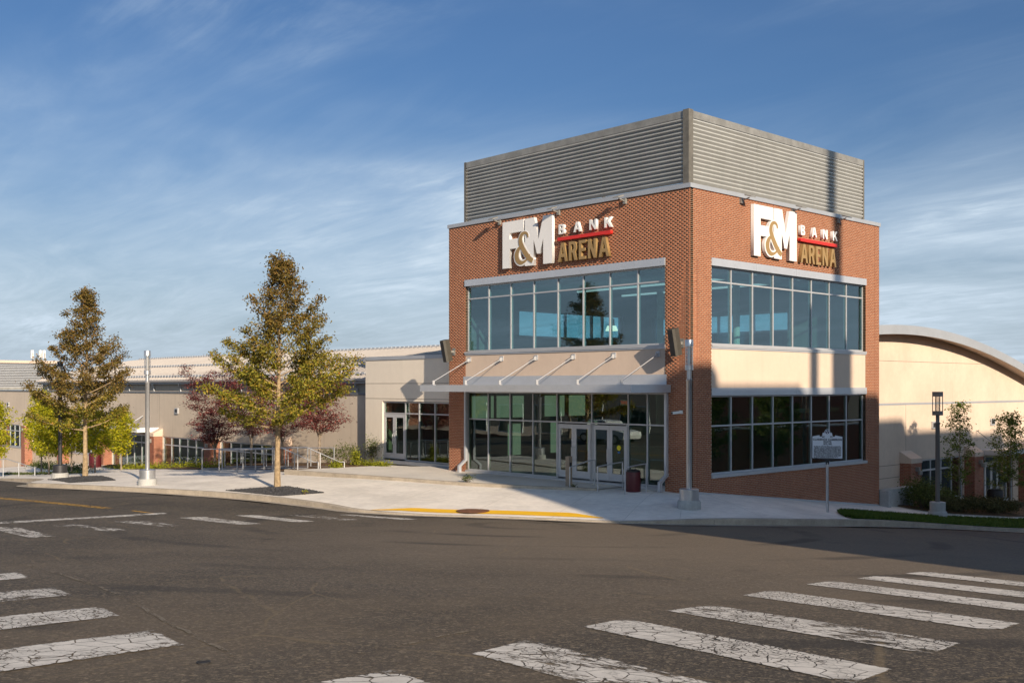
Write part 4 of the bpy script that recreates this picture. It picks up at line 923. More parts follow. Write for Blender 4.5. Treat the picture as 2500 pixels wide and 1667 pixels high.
rA = roof_part(-73, -13.45, 2.35, 38, hall); rB = roof_part(-13.44, -.45, 13.6, 38, hall)
for y in (2.95, 6.2, 11.5):
    sg = MB(); x = -72.6
    while x < -13.8: sg.box(x, x+.30, y-.04, y+.06, rz(y)+.06, rz(y)+.17); x += .46
    tag(sg.build('snow_guard_row', 'alu', rA), kind='stuff')
# gable wall facing the side street
FG = Fr((-1.2,0), (0,1), (1,0))
ys = np.linspace(13.52, 37.5, 26); gp = [(13.52,-3.6)]+[(37.5,-3.6)]+[(y, rz(y)-.10) for y in ys[::-1]]
g = MB().prism(gp, FG, -.3, 0)
for a0, a1, z0 in ((13.52,18.95,-8),(24.6,26.0,-9),(31.0,37.5,-9)): g.box(a0, a1, -.3, 0, z0, -3.6, FG)
g.box(18.95,24.6,-.3,0,-9,-5.72,FG); g.box(26.0,31.0,-.3,0,-9,-6.35,FG); g.build('gable_wall', 'gable', hall)
fa = MB(); fs = [[(x, y, rz(y)+dz) for x, dz in ((-.44,.06),(-.36,.06),(-.36,-.36),(-.44,-.36))] for y in np.linspace(13.6, 38, 26)]
fa.grid(fs); fa.build('roof_fascia', 'fascia', hall)
MB().grid([[(x, y, rz(y)-.24) for x in (-.45,-1.2)] for y in np.linspace(13.6,38,24)]).build('eave_soffit', 'gable', hall)
MB().box(13.52,37.5,-.01,.012,-.90,-.80,FG).build('wall_reveal', 'fascia', hall)
for a in (18.3, 23.4, 28.7): MB().box(a-.010,a+.010,-.01,.003,-.79,rz(a)-.2,FG).build('panel_joint', 'gable', hall)
MB().box(13.52,27,-.01,.003,1.17,1.19,FG).build('panel_joint', 'groove', hall); MB().box(18.35,18.372,-.01,.003,-3.1,-.9,FG).build('panel_joint', 'groove', hall)
for z in (-3.72,-4.30): MB().box(13.52,17.8,-.01,.003,z-.012,z+.012,FG).build('panel_joint', 'groove', hall)
curtain(FG, hall, [18.95,19.9,21.05,22.2,23.4,24.6], [-5.72,-4.15,-3.60], -.05, 'glass_low', w=.08)
MB().box(18.9,24.65,-.05,.05,-5.80,-5.72,FG).build('sill', 'alu', hall)
curtain(FG, hall, [26.0,27.4,29.1,30.2,31.0], [-6.35,-4.15,-3.60], -.05, 'glass_low', w=.08, holes=[(27.4,29.1,-4.18)])
door_leaf(FG, hall, 27.44, 28.245, -6.35, -4.19, -.05, False); door_leaf(FG, hall, 28.255, 29.06, -6.35, -4.19, -.05, True)
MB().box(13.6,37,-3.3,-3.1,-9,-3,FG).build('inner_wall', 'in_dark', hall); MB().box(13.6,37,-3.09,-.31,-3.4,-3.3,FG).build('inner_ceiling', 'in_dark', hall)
for a in (18.3, 25.3, 32.3):
    p = pilaster(FG, a, .55, .54, -9, -3.66, -3.10, hall)
    MB().box(a-.08,a+.08,.55,.72,-4.06,-3.84,FG).lathe([(.11,0),(.11,.20)], FG(a+.02,.74,-4.2), 10).build('wall_lamp', 'galv', p)
for a in (14.84, 21.27, 28.19):
    f = MB().box(a-.26,a+.26,0,.08,-2.12,-1.76,FG).build('light_fixture', 'alu', hall); MB().box(a-.19,a+.19,.08,.085,-2.05,-1.83,FG).build('lens', 'black', f)
gc = MB().box(25.9,31.3,.0,1.5,-3.42,-3.36,FG).build('side_canopy', 'alu2', hall)
MB().box(25.9,31.3,1.5,1.58,-3.60,-3.34,FG).box(25.82,25.9,.0,1.58,-3.60,-3.34,FG).build('canopy_fascia', 'alu2', gc)
for a in (26.2,28.4,30.8): MB().tube([FG(a,.02,-2.35),FG(a,1.4,-3.34)], .022, 6).build('tie_rod', 'galv', gc)
lc = MB().box(46.6,54.6,.0,1.45,-2.92,-2.86,FH).build('side_canopy', 'alu2', hall)
MB().box(46.6,54.6,1.45,1.52,-3.14,-2.84,FH).box(46.52,46.6,.0,1.52,-3.14,-2.84,FH).build('canopy_fascia', 'white', lc)
for a in (49.0,51.23,53.3): MB().tube([FH(a,.02,-2.08),FH(a,1.35,-2.86)], .03, 6).build('tie_rod', 'alu', lc)
# rooftop louver box and antennas far left
fl = empty('rooftop_louver_box', (-86,5,-.4), 'bright white louvered equipment screen on the far left roof', 'equipment screen')
FX = Fr((-85,0), (0,1), (1,0))
sm = MB().add([FX(a,b,z) for a in (0,6.4) for b, z in ((0,.02),(.10,-.01),(.10,.05),(.02,.08))], [(0,1,2,3),(7,6,5,4),(0,4,5,1),(1,5,6,2),(2,6,7,3),(3,7,4,0)]).mesh('slat','alu',(-85,0,0))
for k in range(14): link('slat', sm, fl, (1,1.9-5,.05+.16*k+.25))
MB().box(1.6,8.5,-.1,.0,-.36,2.40,FX).build('back_panel', 'darkcap', fl); MB().box(1.6,8.6,-3,.1,2.24,2.5,FX).build('top_cap', 'cream', fl)
MB().box(8.35,8.6,-.02,.2,-.4,2.24,FX).build('corner_post', 'white', fl); MB().box(8.60,8.7,-4,-.1,-.4,2.24,FX).build('side_panel', 'galv', fl); MB().box(1.6,8.5,-.05,.12,-.36,-.1,FX).build('bottom_rail', 'galv', fl)
an = empty('cell_antenna', (-85.5,6.5,2.5), 'cluster of white cellular antennas above the far left roof', 'antenna')
for x, y in ((-85.7,6.3),(-85.3,6.95),(-85.2,7.25)):
    MB().box(x-.12,x+.12,y-.12,y+.12,2.75,3.55).build('panel_antenna', 'white', an); MB().tube([(x+.2,y,2.4),(x+.2,y,3.3)], .04, 6).build('mast', 'galv', an)
MB().bar((-85.7,6.3,2.62),(-85.2,7.25,2.62), .06).build('cross_bar', 'galv', an)
# retaining wall beside the tower's far edge
rw = empty('retaining_wall', (0,15,-5.4), 'grey concrete retaining block beyond the brick corner building', 'wall')
MB().box(-.25,.12,13.78,16.45,-6.4,-4.58).build('face', 'stone_conc', rw); MB().box(-.9,-.25,13.80,14.05,-6.4,-4.60).build('return', 'stone_conc', rw); MB().box(.0,.42,13.54,13.77,-6.2,-4.60).build('end_post', 'stone_conc', rw)
# ------------------------------------------------------------------ buildings across the streets (they shade and mirror the scene)
def simple_building(name, x0, x1, steps, zb, lab, mt='brick_far', face='W', stacks=()):
    e = empty(name, ((x0+x1)/2, steps[0][0], zb), lab, 'building')
    for (y0, y1, zt) in steps:
        MB().box(x0, x0+1.0, y0+.001, y1-.001, zb, zt-.25).build('wall', mt, e); MB().box(x0+1.0, x1, y0+.001, y1-.001, zb, zt-5).build('wall', mt, e); MB().box(x0, x0+1.0, y0+.0, y1-.0, zt-.25, zt).build('parapet', 'white_pot', e)
    for (cx, cy, w2, zt) in stacks: MB().box(cx-w2, cx+w2, cy-w2, cy+w2, zb+4, zt-.15).box(cx-w2-.06, cx+w2+.06, cy-w2-.06, cy+w2+.06, zt-.15, zt).build('shadow_stack', mt, e)  # added stacks, shaped to cast pole-like shadow strips on the right face
    return e
tA = math.tan(SUN_A); tE = math.tan(SUN_E)/math.cos(SUN_A); X0 = 42.0
def hz(z, x=0): return z+(X0-x)*tE
def yy(y, x=0): return y-(X0-x)*tA
steps = [(-5.7-(X0-1.2)*tA, yy(1.3), hz(.80)), (yy(1.3), yy(7.1), hz(.04)), (yy(7.1), yy(13.3), hz(-.36)), (yy(13.3), yy(18,-1.2), hz(-1.57,-1.2)), (yy(18,-1.2), yy(25.4,-1.2), hz(-2.2,-1.2)), (yy(25.4,-1.2), yy(29.4,-1.2), hz(-2.55,-1.2)), (yy(29.4,-1.2), yy(35,-1.2), hz(-3.05,-1.2))]
shb = simple_building('brick_terrace', X0, X0+14, steps, -8, 'stepped brick terrace across the side street, seen only as shade and reflection', stacks=((X0+.6, yy(9.95,-.6), .26, hz(10.2,-.6)), (X0+.6, yy(10.35,-.6), .60, hz(1.9,-.6)), (X0+.4, yy(8.16,-.4), .24, hz(3.2,-.4))))
FT = Fr((X0,0), (0,-1), (-1,0))
for y0, y1, zt in steps:
    y = y0+1.2
    while y < min(y1, 60)-1.4 and y1-y0 > 3:
        for z in (-2.6, .6, 3.6):
            if z+1.6 < zt-.5:
                f = MB().box(-y-1.1, -y, -.05, .06, z, z+1.6, FT).build('window_frame', 'white_pot', shb); MB().box(-y-1.02, -y-.08, .06, .07, z+.08, z+1.52, FT).build('pane', 'glass_low', f)
        y += 2.6
opp = simple_building('low_brick_shop', -78, -22, [(-52,-37,.4)], -6.5, 'low brick shop across the left street, seen only in reflections')
FO = Fr((0,-37), (1,0), (0,1))
for x in range(-76,-24,5):
    f = MB().box(x, x+3.2, -.05, .06, -4.3, -1.6, FO).build('window_frame', 'white_pot', opp); MB().box(x+.1, x+3.1, .06, .07, -4.2, -1.7, FO).build('pane', 'glass_low', f)
lw = empty('boundary_wall', (26,42,-8), 'low brick boundary wall across the side street, seen only in window reflections', 'wall')
MB().box(26,26.3,24,75,-10,-3.5).build('wall', 'brick_far', lw); MB().box(25.95,26.35,23.9,75.1,-3.5,-3.35).build('cap', 'white_pot', lw)
hs = simple_building('brick_house', 44, 56, [(34,90,1.2)], -9, 'plain brick house across the side street, seen only in window reflections')
fb = empty('distant_brick_block', (-15.4,68.6,-8), 'dark brick block showing beyond the curved roof at the right edge', 'building')
MB().box(-20,4,68,80,-8,1.85).build('wall', 'brick_far', fb); MB().box(-20.1,4.1,67.9,80.1,1.85,2.0).build('roof_edge', 'darkcap', fb)

# ================================================================== STREET FURNITURE
def lamp(x, y, H, lab, mt='steel', square=False, sleeve='steel'):
    z = sw(x, y); e = empty('street_lamp', (x,y,z), lab, 'street lamp', 'street lamps on the sidewalks'); c = (x,y,z)
    MB().lathe([(.38,-.25),(.38,.20),(.35,.26)], c, 22).build('footing', 'stone_conc', e, smooth=True)
    MB().lathe([(.315,.26),(.315,.62),(.29,.64),(.12,.645)], c, 22).build('base_sleeve', sleeve, e, smooth=True)
    MB().lathe([(.088,.60),(.088,H-1.35),(.095,H-1.34),(.095,H-1.28),(.075,H-1.26),(.075,H-.95)], c, 16).build('pole', mt, e, smooth=True)
    if square:
        MB().box(x-.16,x+.16,y-.16,y+.16,z+H-.98,z+H-.80).build('lantern_collar', mt, e); MB().box(x-.16,x+.16,y-.16,y+.16,z+H-.20,z+H).build('lantern_cap', mt, e)
        for sx in (-1,1):
            for sy in (-1,1): MB().box(x+sx*.145-.013,x+sx*.145+.013,y+sy*.145-.013,y+sy*.145+.013,z+H-.80,z+H-.20).build('corner_rod', mt, e)
        MB().lathe([(.11,H-.80),(.11,H-.20)], c, 14).build('lantern_glass', 'glass_lamp', e, smooth=True)
    else:
        MB().lathe([(.08,H-1.0),(.135,H-.99),(.135,H-.83),(.12,H-.82)], c, 20).build('lantern_collar', mt, e, smooth=True)
        MB().lathe([(.125,H-.83),(.125,H-.20)], c, 20).build('lantern_glass', 'glass_lamp', e, smooth=True)
        MB().lathe([(.05,H-.80),(.05,H-.24)], c, 10).build('bulb_tube', 'lamp_glass', e, smooth=True)
        MB().lathe([(.136,H-.22),(.136,H-.02),(.125,H)], c, 20).build('lantern_cap', mt, e, smooth=True)
    return e
lamp(1.79,-2.40,5.46,'silver street lamp at the brick corner beside the loudspeaker')
lamp(-19.33,-11.21,5.55,'silver street lamp on the plaza between the two tall oaks')
M['dark_steel'] = pm('dark_bronze_steel', (.07,.07,.075), .4, .6, var=.1)
lamp(-27.98,-11.64,5.5,'dark street lamp behind the far left oak','dark_steel',sleeve='dark_steel')
M['bronze_pole'] = pm('taupe_pole', (.20,.185,.175), .5, .4, var=.08)
lamp(2.95,12.8,5.2,'square-headed street lamp on the grass verge at right','bronze_pole',True,'stone_conc')
# historical marker
mx_, my_ = 3.79, 2.68; mz = sw(mx_, my_)
hm = empty('historical_marker', (mx_,my_,mz), 'silver historical marker with black lettering and round three-star emblem on a post', 'marker sign')
rot = 0.8208 - R(16); ux = Vector((math.cos(rot), math.sin(rot), 0)); nx = Vector((math.sin(rot), -math.cos(rot), 0))
FMk = Fr((mx_,my_), (ux.x,ux.y), (nx.x,nx.y))
MB().tube([(mx_,my_,mz-.2),(mx_,my_,-2.62)], .048, 12).build('post', 'steel', hm, smooth=True)
zb = -2.50
MB().prism([(-.05,zb-.18),(.05,zb-.18),(.07,zb-.06),(.26,zb-.005),(-.26,zb-.005),(-.07,zb-.06)], FMk, -.045, .045).build('socket', 'sign_black', hm)
def mk_outline(g):
    L = [(-.52+g,zb+g),(.52-g,zb+g),(.52-g,zb+.80-g),(.26-g*.3,zb+.84-g)]
    L += [(.26-g*.3-.0,zb+.835-g)]
    L += [(.215+.05*math.cos(R(t)), zb+.845-g+.05*math.sin(R(t))) for t in (0,-45,-90,-135,-180)]
    L += [(.165-g*.5,zb+.93-g),(.10-g*.3,zb+.93-g)]
    L += [(.10*math.cos(R(t)), zb+.93-g+.10*math.sin(R(t))) for t in (20,55,90,125,160)]
    R_ = [(-a, z) for a, z in L[2:]][::-1]
    return L+R_[5:]
MB().prism(mk_outline(0), FMk, -.022, .022).build('plate_border', 'sign_black', hm)
MB().prism(mk_outline(.028), FMk, .0225, .026).build('plate_face', 'sign_face', hm)
def on_plate(name, me, a, z, b):
    o = bpy.data.objects.new(name, me); COL.objects.link(o); o.parent = hm; p = FMk(a, b, z); o.location = (p[0]-mx_, p[1]-my_, p[2]-mz); o.rotation_euler = (R(90),0,rot); return o
disc = MB().lathe([(.001,-.003),(.088,-.003),(.088,.003),(.001,.003)], (0,0,0), 28)
on_plate('emblem_ring', disc.mesh('emblem_ring','sign_face',(0,0,0)), 0, zb+.935, .030)
d2 = on_plate('emblem_field', disc.mesh('emblem_field','navy',(0,0,0)), 0, zb+.935, .036); d2.scale = (.80,.80,1)
starp = [(.030*(1 if i % 2 == 0 else .42)*math.sin(math.pi*i/5), .030*(1 if i % 2 == 0 else .42)*math.cos(math.pi*i/5)) for i in range(10)]
stm = curve_mesh('star', [starp], .003, 'white')
for a, z in ((-.030,.018),(.030,.018),(0,-.034)): on_plate('star', stm, a, zb+.935+z, .042)
for body, size, z, a in (('3C', .075, .735, -.13), ('73', .075, .735, .13), ('CLARENCE CAMERON', .088, .640, 0), ('WHITE', .080, .565, 0), ('1879-1960', .060, .505, 0)):
    on_plate('text_line', text_mesh('text_line', body, size, 'sign_black', spacing=1.1, bold=.0035), a, zb+z, .028)
on_plate('rule', curve_mesh('rule', [[(-.18,-.003),(-.04,-.003),(-.04,.003),(-.18,.003)], [(.04,-.003),(.18,-.003),(.18,.003),(.04,.003)], [(-.03,-.006),(.03,-.006),(.03,.006),(-.03,.006)]], .003, 'sign_black'), 0, zb+.472, .028)
body = ['Dr. Clarence Cameron White, born in Clarksville,', 'Tennessee, rose to international prominence as', 'a violinist, composer, educator and conductor. He', 'studied composition with Samuel Coleridge-Taylor', 'and violin with Michael Zacharewitsch. White', 'taught at Washington Conservatory of Music, West', 'Virginia State College (now West Virginia State', 'University) and Hampton Institute (now Hampton', 'University). A noted violinist and composer,', 'White, in a lifetime of touring, won a Rosenwald', 'Fellowship, Harmon Foundation Medal, and', 'the David Bispham Medal for the opera', 'Ouanga. He died in New York in 1960.']
for k, ln in enumerate(body):
    me = text_mesh('text_line', ln, .040, 'sign_black', align='LEFT', spacing=1.1, bold=.0016); xs = [v.co.x for v in me.vertices]; wd = max(xs)-min(xs); me.transform(Matrix.Diagonal((.90/max(wd,.80 if k < 12 else .95),1,1,1)))
    on_plate('text_line', me, -.45, zb+.425-k*.0325, .028)
# litter bins
def bin_(x, y, z, r, h, lab, mt='burgundy'):
    e = empty('litter_bin', (x,y,z), lab, 'litter bin', 'litter bins by the doors')
    MB().lathe([(r*.96,0),(r,.03),(r,h-.04),(r*.97,h)], (x,y,z), 22).build('drum', mt, e, smooth=True); MB().lathe([(r*.9,h),(r*.92,h+.05),(r*.45,h+.09)], (x,y,z), 22).build('lid', 'black', e, smooth=True)
    MB().tube([(x-.12,y,z+h+.05),(x-.12,y,z+h+.2),(x+.12,y,z+h+.2),(x+.12,y,z+h+.05)], .012, 6).build('handle', 'black', e)
bin_(-1.81,-.95,-3.79,.27,.72,'dark burgundy litter bin behind the short handrail at the glass entrance')
bin_(-51.3,-.9,sw(-51.3,-.9),.42,1.0,'red litter bin at the far left under the yellow trees')
bin_(-.2,26.2,sw(-.2,26.2),.40,.75,'black planter-like litter bin beside the side-street door','black')
# door post and door handrails
e = empty('door_post', (-4.48,-1.5,-3.74), 'square bronze push-button post in front of the glass doors', 'post')
MB().box(-4.57,-4.39,-1.59,-1.41,-3.8,-2.62).build('shaft', 'post_wood', e); MB().box(-4.40,-4.385,-1.55,-1.45,-3.0,-2.85).build('push_plate', 'black', e)
def handrail(name, pts, posts, lab, grp, r=.024, mt='rail', low=None):
    e = empty(name, (pts[0][0],pts[0][1],min(p[1][2] for p in posts)), lab, 'handrail', grp)
    MB().tube(pts, r, 8).build('rail', mt, e, smooth=True)
    if low: MB().tube(low, r*.8, 8).build('lower_rail', mt, e, smooth=True)
    for t, b in posts: MB().tube([b, t], r*1.05, 8).build('post', mt, e, smooth=True)
for x, lab, y1 in ((-4.0,'left handrail in front of the glass doors, rising to the threshold',-1.95), (-2.62,'middle handrail in front of the glass doors',-1.95), (-1.5,'short right handrail beside the burgundy litter bin',-1.75)):
    zl = -2.98 if x < -3 else (-2.88 if x < -2 else -2.86)
    handrail('door_handrail', [(x,y1,zl),(x,-1.0,-2.80),(x,-.6,-2.78)], [((x,y1,zl),(x,y1,-3.85)), ((x,-.6,-2.78),(x,-.6,-3.85))], lab, 'handrails at the glass doors')
def guard(A, B, n, h, lab, drop=0.0):
    A = np.array(A, float); B = np.array(B, float); pts = [A*(1-t)+B*t for t in np.linspace(0,1,n)]; zs = [sw(*p) for p in pts]
    e = empty('plaza_railing', (A[0],A[1],zs[0]), lab, 'railing', 'grey pipe railings on the plaza')
    top = [(p[0],p[1],z+h) for p, z in zip(pts, zs)]
    MB().tube(top, .023, 8).build('top_rail', 'rail', e, smooth=True); MB().tube([(p[0],p[1],z+.10) for p, z in zip(pts, zs)], .024, 8).build('bottom_rail', 'rail', e, smooth=True)
    for p, z, q in zip(pts, zs, top): MB().bar((p[0],p[1],z-.1), q, .042, .042).build('post', 'rail', e)
    return e
guard((-23.3,-5.93),(-20.25,-4.75),4,1.07,'front plaza railing with four posts just left of the central oak trunk')
guard((-25.8,-5.55),(-19.7,-3.3),6,1.07,'longer plaza railing behind the front one')
guard((-26.6,-3.9),(-19.0,-2.3),6,1.0,'rearmost plaza railing along the mulch bed')
for q, (x, y) in enumerate(((-20.4,-4.25),(-19.0,-3.75))):
    z = sw(x, y)+.02; dx, dy = 1.15, 1.0
    handrail('stair_handrail', [(x-.35,y-.3,z+1.07),(x,y,z+1.07),(x+dx,y+dy,z+.42),(x+dx+.16,y+dy+.14,z+.42)], [((x-.35,y-.3,z+1.07),(x-.35,y-.3,z-.1)), ((x+.45,y+.4,z+.82),(x+.45,y+.4,z-.1)), ((x+dx+.16,y+dy+.14,z+.42),(x+dx+.16,y+dy+.14,z-.1))], ('left' if q == 0 else 'right')+' sloping handrail beside the mulch bed', 'sloping handrails at the bed')
e_pts = [(-39.6,-11.2),(-38.6,-10.9),(-37.3,-10.5),(-36.0,-10.1)]
handrail('stair_handrail', [(-39.9,-11.3,sw(-39.9,-11.3)+.95),(-38.4,-10.8,sw(-38.4,-10.8)+1.0),(-36.2,-10.1,sw(-36.2,-10.1)+.45)], [((x,y,sw(x,y)+(.95 if k < 2 else (.75 if k == 2 else .48))),(x,y,sw(x,y)-.1)) for k, (x, y) in enumerate(e_pts)], 'pale handrail at the far left edge of the lower sidewalk', 'sloping handrails at the bed')
# a parked white car across the left street, seen only in the storefront glass
cx_, cy_ = -27.0, -25.5; cz_ = rd(cx_, cy_)
car = empty('parked_car', (cx_,cy_,cz_), 'white parked car across the left street, visible only as a reflection in the storefront', 'car')
FCar = Fr((cx_,cy_), (1,0), (0,1))
lowp = [(-2.3,.35),(2.25,.35),(2.35,.6),(2.3,.85),(1.3,1.0),(-2.25,1.05),(-2.38,.7)]; topp = [(-2.2,1.05),(1.25,1.0),(.55,1.55),(.2,1.63),(-1.6,1.63),(-2.0,1.5)]
MB().prism([(a, z+cz_) for a, z in lowp], FCar, -.9, .9).build('body', 'white_pot', car); MB().prism([(a, z+cz_) for a, z in topp], FCar, -.76, .76).build('cabin', 'white_pot', car)
for a0, a1 in ((-1.85,-.75),(-.65,.15),(.25,.85)):
    for sd in (-1, 1): MB().prism([(a0,1.12+cz_),(a1,1.12+cz_),(min(a1,.5),1.52+cz_),(a0+.1,1.52+cz_)], FCar, sd*.765, sd*.775).build('side_window', 'black', car)
for a in (-1.45, 1.45):
    for sd in (-1, 1):
        wh = MB().tube([(cx_+a, cy_+sd*.68, cz_+.34), (cx_+a, cy_+sd*.92, cz_+.34)], .34, 18).build('wheel', 'black', car, smooth=True); MB().tube([(cx_+a, cy_+sd*.915, cz_+.34), (cx_+a, cy_+sd*.93, cz_+.34)], .20, 14).build('rim', 'steel', wh, smooth=True)
# covers
mh = (-3.3,-7.25); z = sw(*mh)
MB().lathe([(.001,.0),(.52,.0),(.55,.010),(.55,.018),(.47,.022),(.001,.020)], (mh[0],mh[1],z+.010), 30).build('manhole_cover', 'rust', label='round rusty manhole cover behind the yellow tactile strip', cat='manhole cover', smooth=True)
vc = (15.03,-25.92); z = rd(*vc)
MB().lathe([(.001,.0),(.055,.0),(.055,.016),(.042,.018),(.038,.012),(.001,.012)], (vc[0],vc[1],z-.002), 20).build('valve_cover', 'iron', label='small round black valve cover in the asphalt at bottom left', cat='valve cover', smooth=True)
# tree pits with dark gravel
def pit(q, lab, seed, n=1500):
    q = [np.array(p, float) for p in q]; rg = np.random.default_rng(seed); rows = []
    for i in range(7):
        t = i/6; a = q[0]*(1-t)+q[3]*t; b = q[1]*(1-t)+q[2]*t
        rows.append([(*(a*(1-u)+b*u), sw(*(a*(1-u)+b*u))+.012+.10*math.sin(math.pi*u)*math.sin(math.pi*t)) for u in np.linspace(0,1,7)])
    e = MB().grid(rows).build('tree_pit', 'gravel', kind='structure', label=lab, smooth=True)
    u, t = rg.random(n), rg.random(n); A = q[0][None]*(1-t)[:,None]+q[3][None]*t[:,None]; B = q[1][None]*(1-t)[:,None]+q[2][None]*t[:,None]; P_ = A*(1-u)[:,None]+B*u[:,None]
    zz_ = SW(P_[:,0],P_[:,1])+.02+.10*np.sin(np.pi*u)*np.sin(np.pi*t); s = rg.uniform(.02,.05,n)
    oc = np.array([(1,0,0),(-1,0,0),(0,1,0),(0,-1,0),(0,0,.7),(0,0,-.7)]); C_ = np.stack([P_[:,0],P_[:,1],zz_],-1)
    V = C_[:,None]+oc[None]*s[:,None,None]*rg.uniform(.6,1.3,(n,1,3)); V = V.reshape(-1,3)-np.array(ORG[e.name])
    Ft = np.array([(0,2,4),(2,1,4),(1,3,4),(3,0,4),(2,0,5),(1,2,5),(3,1,5),(0,3,5)]); F_ = (np.arange(n)[:,None,None]*6+Ft[None]).reshape(-1,3)
    tag(link('gravel', raw_mesh('gravel', V, F_, 'gravel'), e), kind='stuff')
pit([(-14.5,-10.25),(-11.3,-9.72),(-10.7,-8.2),(-13.6,-8.0)], 'square of dark gravel round the central oak', 1)
pit([(-27.2,-12.5),(-23.4,-12.9),(-22.8,-11.1),(-27.2,-10.0)], 'patch of dark gravel round the far left oak', 2, 1700)

# ================================================================== TREES AND PLANTS
def leaves(C_, size, rg, mt, name='crown', flat=.0, asp=.55):
    n = len(C_); C_ = np.asarray(C_); nrm = rg.normal(0,1,(n,3)); nrm[:,2] = np.abs(nrm[:,2])+flat; nrm /= np.linalg.norm(nrm,axis=1)[:,None]
    a = rg.normal(0,1,(n,3)); x = np.cross(nrm,a); x /= np.linalg.norm(x,axis=1)[:,None]; y = np.cross(nrm,x); s = size*rg.uniform(.6,1.25,n)
    x *= s[:,None]/2; y *= (s*asp)[:,None]/2
    f = nrm*(s*.14)[:,None]
    V = np.stack([C_-x, C_-y*.9+f, C_+x*1.0, C_+y*.9+f], 1).reshape(-1,3)
    return raw_mesh(name, V, np.arange(4*n).reshape(-1,4), mt)
def bez(p, d0, d1, L, n=5):
    p = Vector(p); d0 = Vector(d0).normalized(); d1 = Vector(d1).normalized(); out = [p.copy()]
    for i in range(n): d = d0.lerp(d1, (i+.5)/n).normalized(); p = p+d*(L/n); out.append(p.copy())
    return out
def tree(kind, x, y, H, cb, rm, seed, mt, bark, lab, grp, nlimb=34, leaf=.13, per=34, lean=(0,0), prof=None, tr=.10, zoff=0, sig=.13):
    z = sw(x, y)+zoff; e = empty(kind, (x,y,z), lab, 'tree', grp); rd_ = random.Random(seed); rg = np.random.default_rng(seed)
    tp = [Vector((lean[0]*(t**1.5)*H+rd_.gauss(0,.012)*H*t*.5, lean[1]*(t**1.5)*H+rd_.gauss(0,.012)*H*t*.5, t*H)) for t in np.linspace(0,1,9)]; tp[0].z = -.15
    m = MB(); m.tube(tp, [tr*1.25]+[tr*(1-.9*t) for t in np.linspace(0,1,9)[1:]], 9)
    def on(t):
        i = min(int(t*8), 7); return tp[i].lerp(tp[i+1], t*8-i)
    prof = prof or (lambda u: min(1, .72+u*2.2)*(1-u)**1.02+.035)
    pts = []; az = rd_.random()*6.28
    for k in range(nlimb):
        u = (k+rd_.random()*.8)/nlimb; hgt = (cb+(H*.965-cb)*u**1.05)/H; az += 2.39996+rd_.uniform(-.35,.35)
        L = rm*prof(u)*rd_.choice((.45,.7,.85,.95,1.05,1.18))*rd_.uniform(.9,1.1); up = .18+.95*u+rd_.uniform(-.12,.2); d0 = (math.cos(az), math.sin(az), up*.9); d1 = (math.cos(az+rd_.uniform(-.4,.4)), math.sin(az+rd_.uniform(-.4,.4)), up*.9+.35)
        L = max(L*(1+.12*math.sin(az+seed)), .16); path = bez(on(hgt), d0, d1, L*1.12, 5); r0 = max(.008, tr*.34*(1-u*.75)); m.tube(path, [r0*(1-.8*i/5) for i in range(6)], 5, cap=False)
        nt_ = max(3, int(L*(5.6-2.6*u)))
        for j in range(nt_):
            q = .28+.72*(j+rd_.random()*.7)/nt_; q = min(q,.999); i = min(int(q*5),4); b = path[i].lerp(path[i+1], q*5-i); a2 = az+rd_.choice((-1,1))*rd_.uniform(.4,1.3); tl = rd_.uniform(.16,.42)*(.7+.5*rm/2.0)*(1.15-.5*q)
            tw = bez(b, (math.cos(a2),math.sin(a2),rd_.uniform(0,.6)), (math.cos(a2),math.sin(a2),rd_.uniform(.2,1.0)), tl, 2); m.tube(tw, [.007,.005,.003], 3, cap=False)
            c = int(per*rd_.uniform(.5,1.35)); cc = tw[-1].lerp(tw[0], .35)
            pts.append(np.array(cc)[None]+rg.normal(0,1,(c,3))*np.array([sig,sig,sig*.75])*rd_.uniform(.7,1.3))
    for t in np.linspace(.88,1.0,6): pts.append(np.array(on(min(t,.999)))[None]+rg.normal(0,.07,(int(per*.4),3)))
    mm = m; mm.v = [(v[0]+x, v[1]+y, v[2]+z) for v in mm.v]
    mm.build('trunk', bark, e, smooth=True)
    link('crown', leaves(np.concatenate(pts), leaf, rg, mt), e)
    return e
tree('oak_tree',-13.26,-8.68,9.1,2.3,3.1,19,'oak_mixed','bark','tall olive-brown young oak in the gravel square at the plaza front','tall young oaks in gravel pits',nlimb=70,leaf=.115,per=76,lean=(.012,.010),tr=.115,sig=.135)
tree('oak_tree',-26.56,-11.01,8.8,2.2,2.9,23,'oak_brown','bark','tall brown-leaved young oak at the far left beside the dark lamp','tall young oaks in gravel pits',nlimb=62,leaf=.115,per=72,lean=(.004,.006),tr=.115,sig=.135)
ov = lambda u: (math.sin(math.pi*min(1,(u*.92+.10)))**.7)*(1-.25*u)
YT = [(-39.9,-10.9,4.2,'leftmost yellow-green young tree, at the edge of the picture'),(-43.5,-7.2,4.9,'tallest yellow-green young tree, second from the left edge'),(-37.61,-8.81,3.7,'yellow-green young tree just left of the dark lamp pole'),(-37.44,-7.63,3.5,'yellow-green young tree just right of the dark lamp pole'),(-34.9,-7.3,3.3,'small yellow-green young tree just right of the brown oak trunk'),(-41.03,-3.3,3.6,'broad yellow-green young tree in front of the white side canopy')]
for k, (x, y, h, lab) in enumerate(YT):
    tree('young_tree',x,y,h,1.05,1.02 if k != 1 else 1.15,40+k,'yellow','bark_grey',lab,'yellow-green young trees at left',nlimb=30,leaf=.15,per=50,tr=.05,prof=ov,sig=.17)
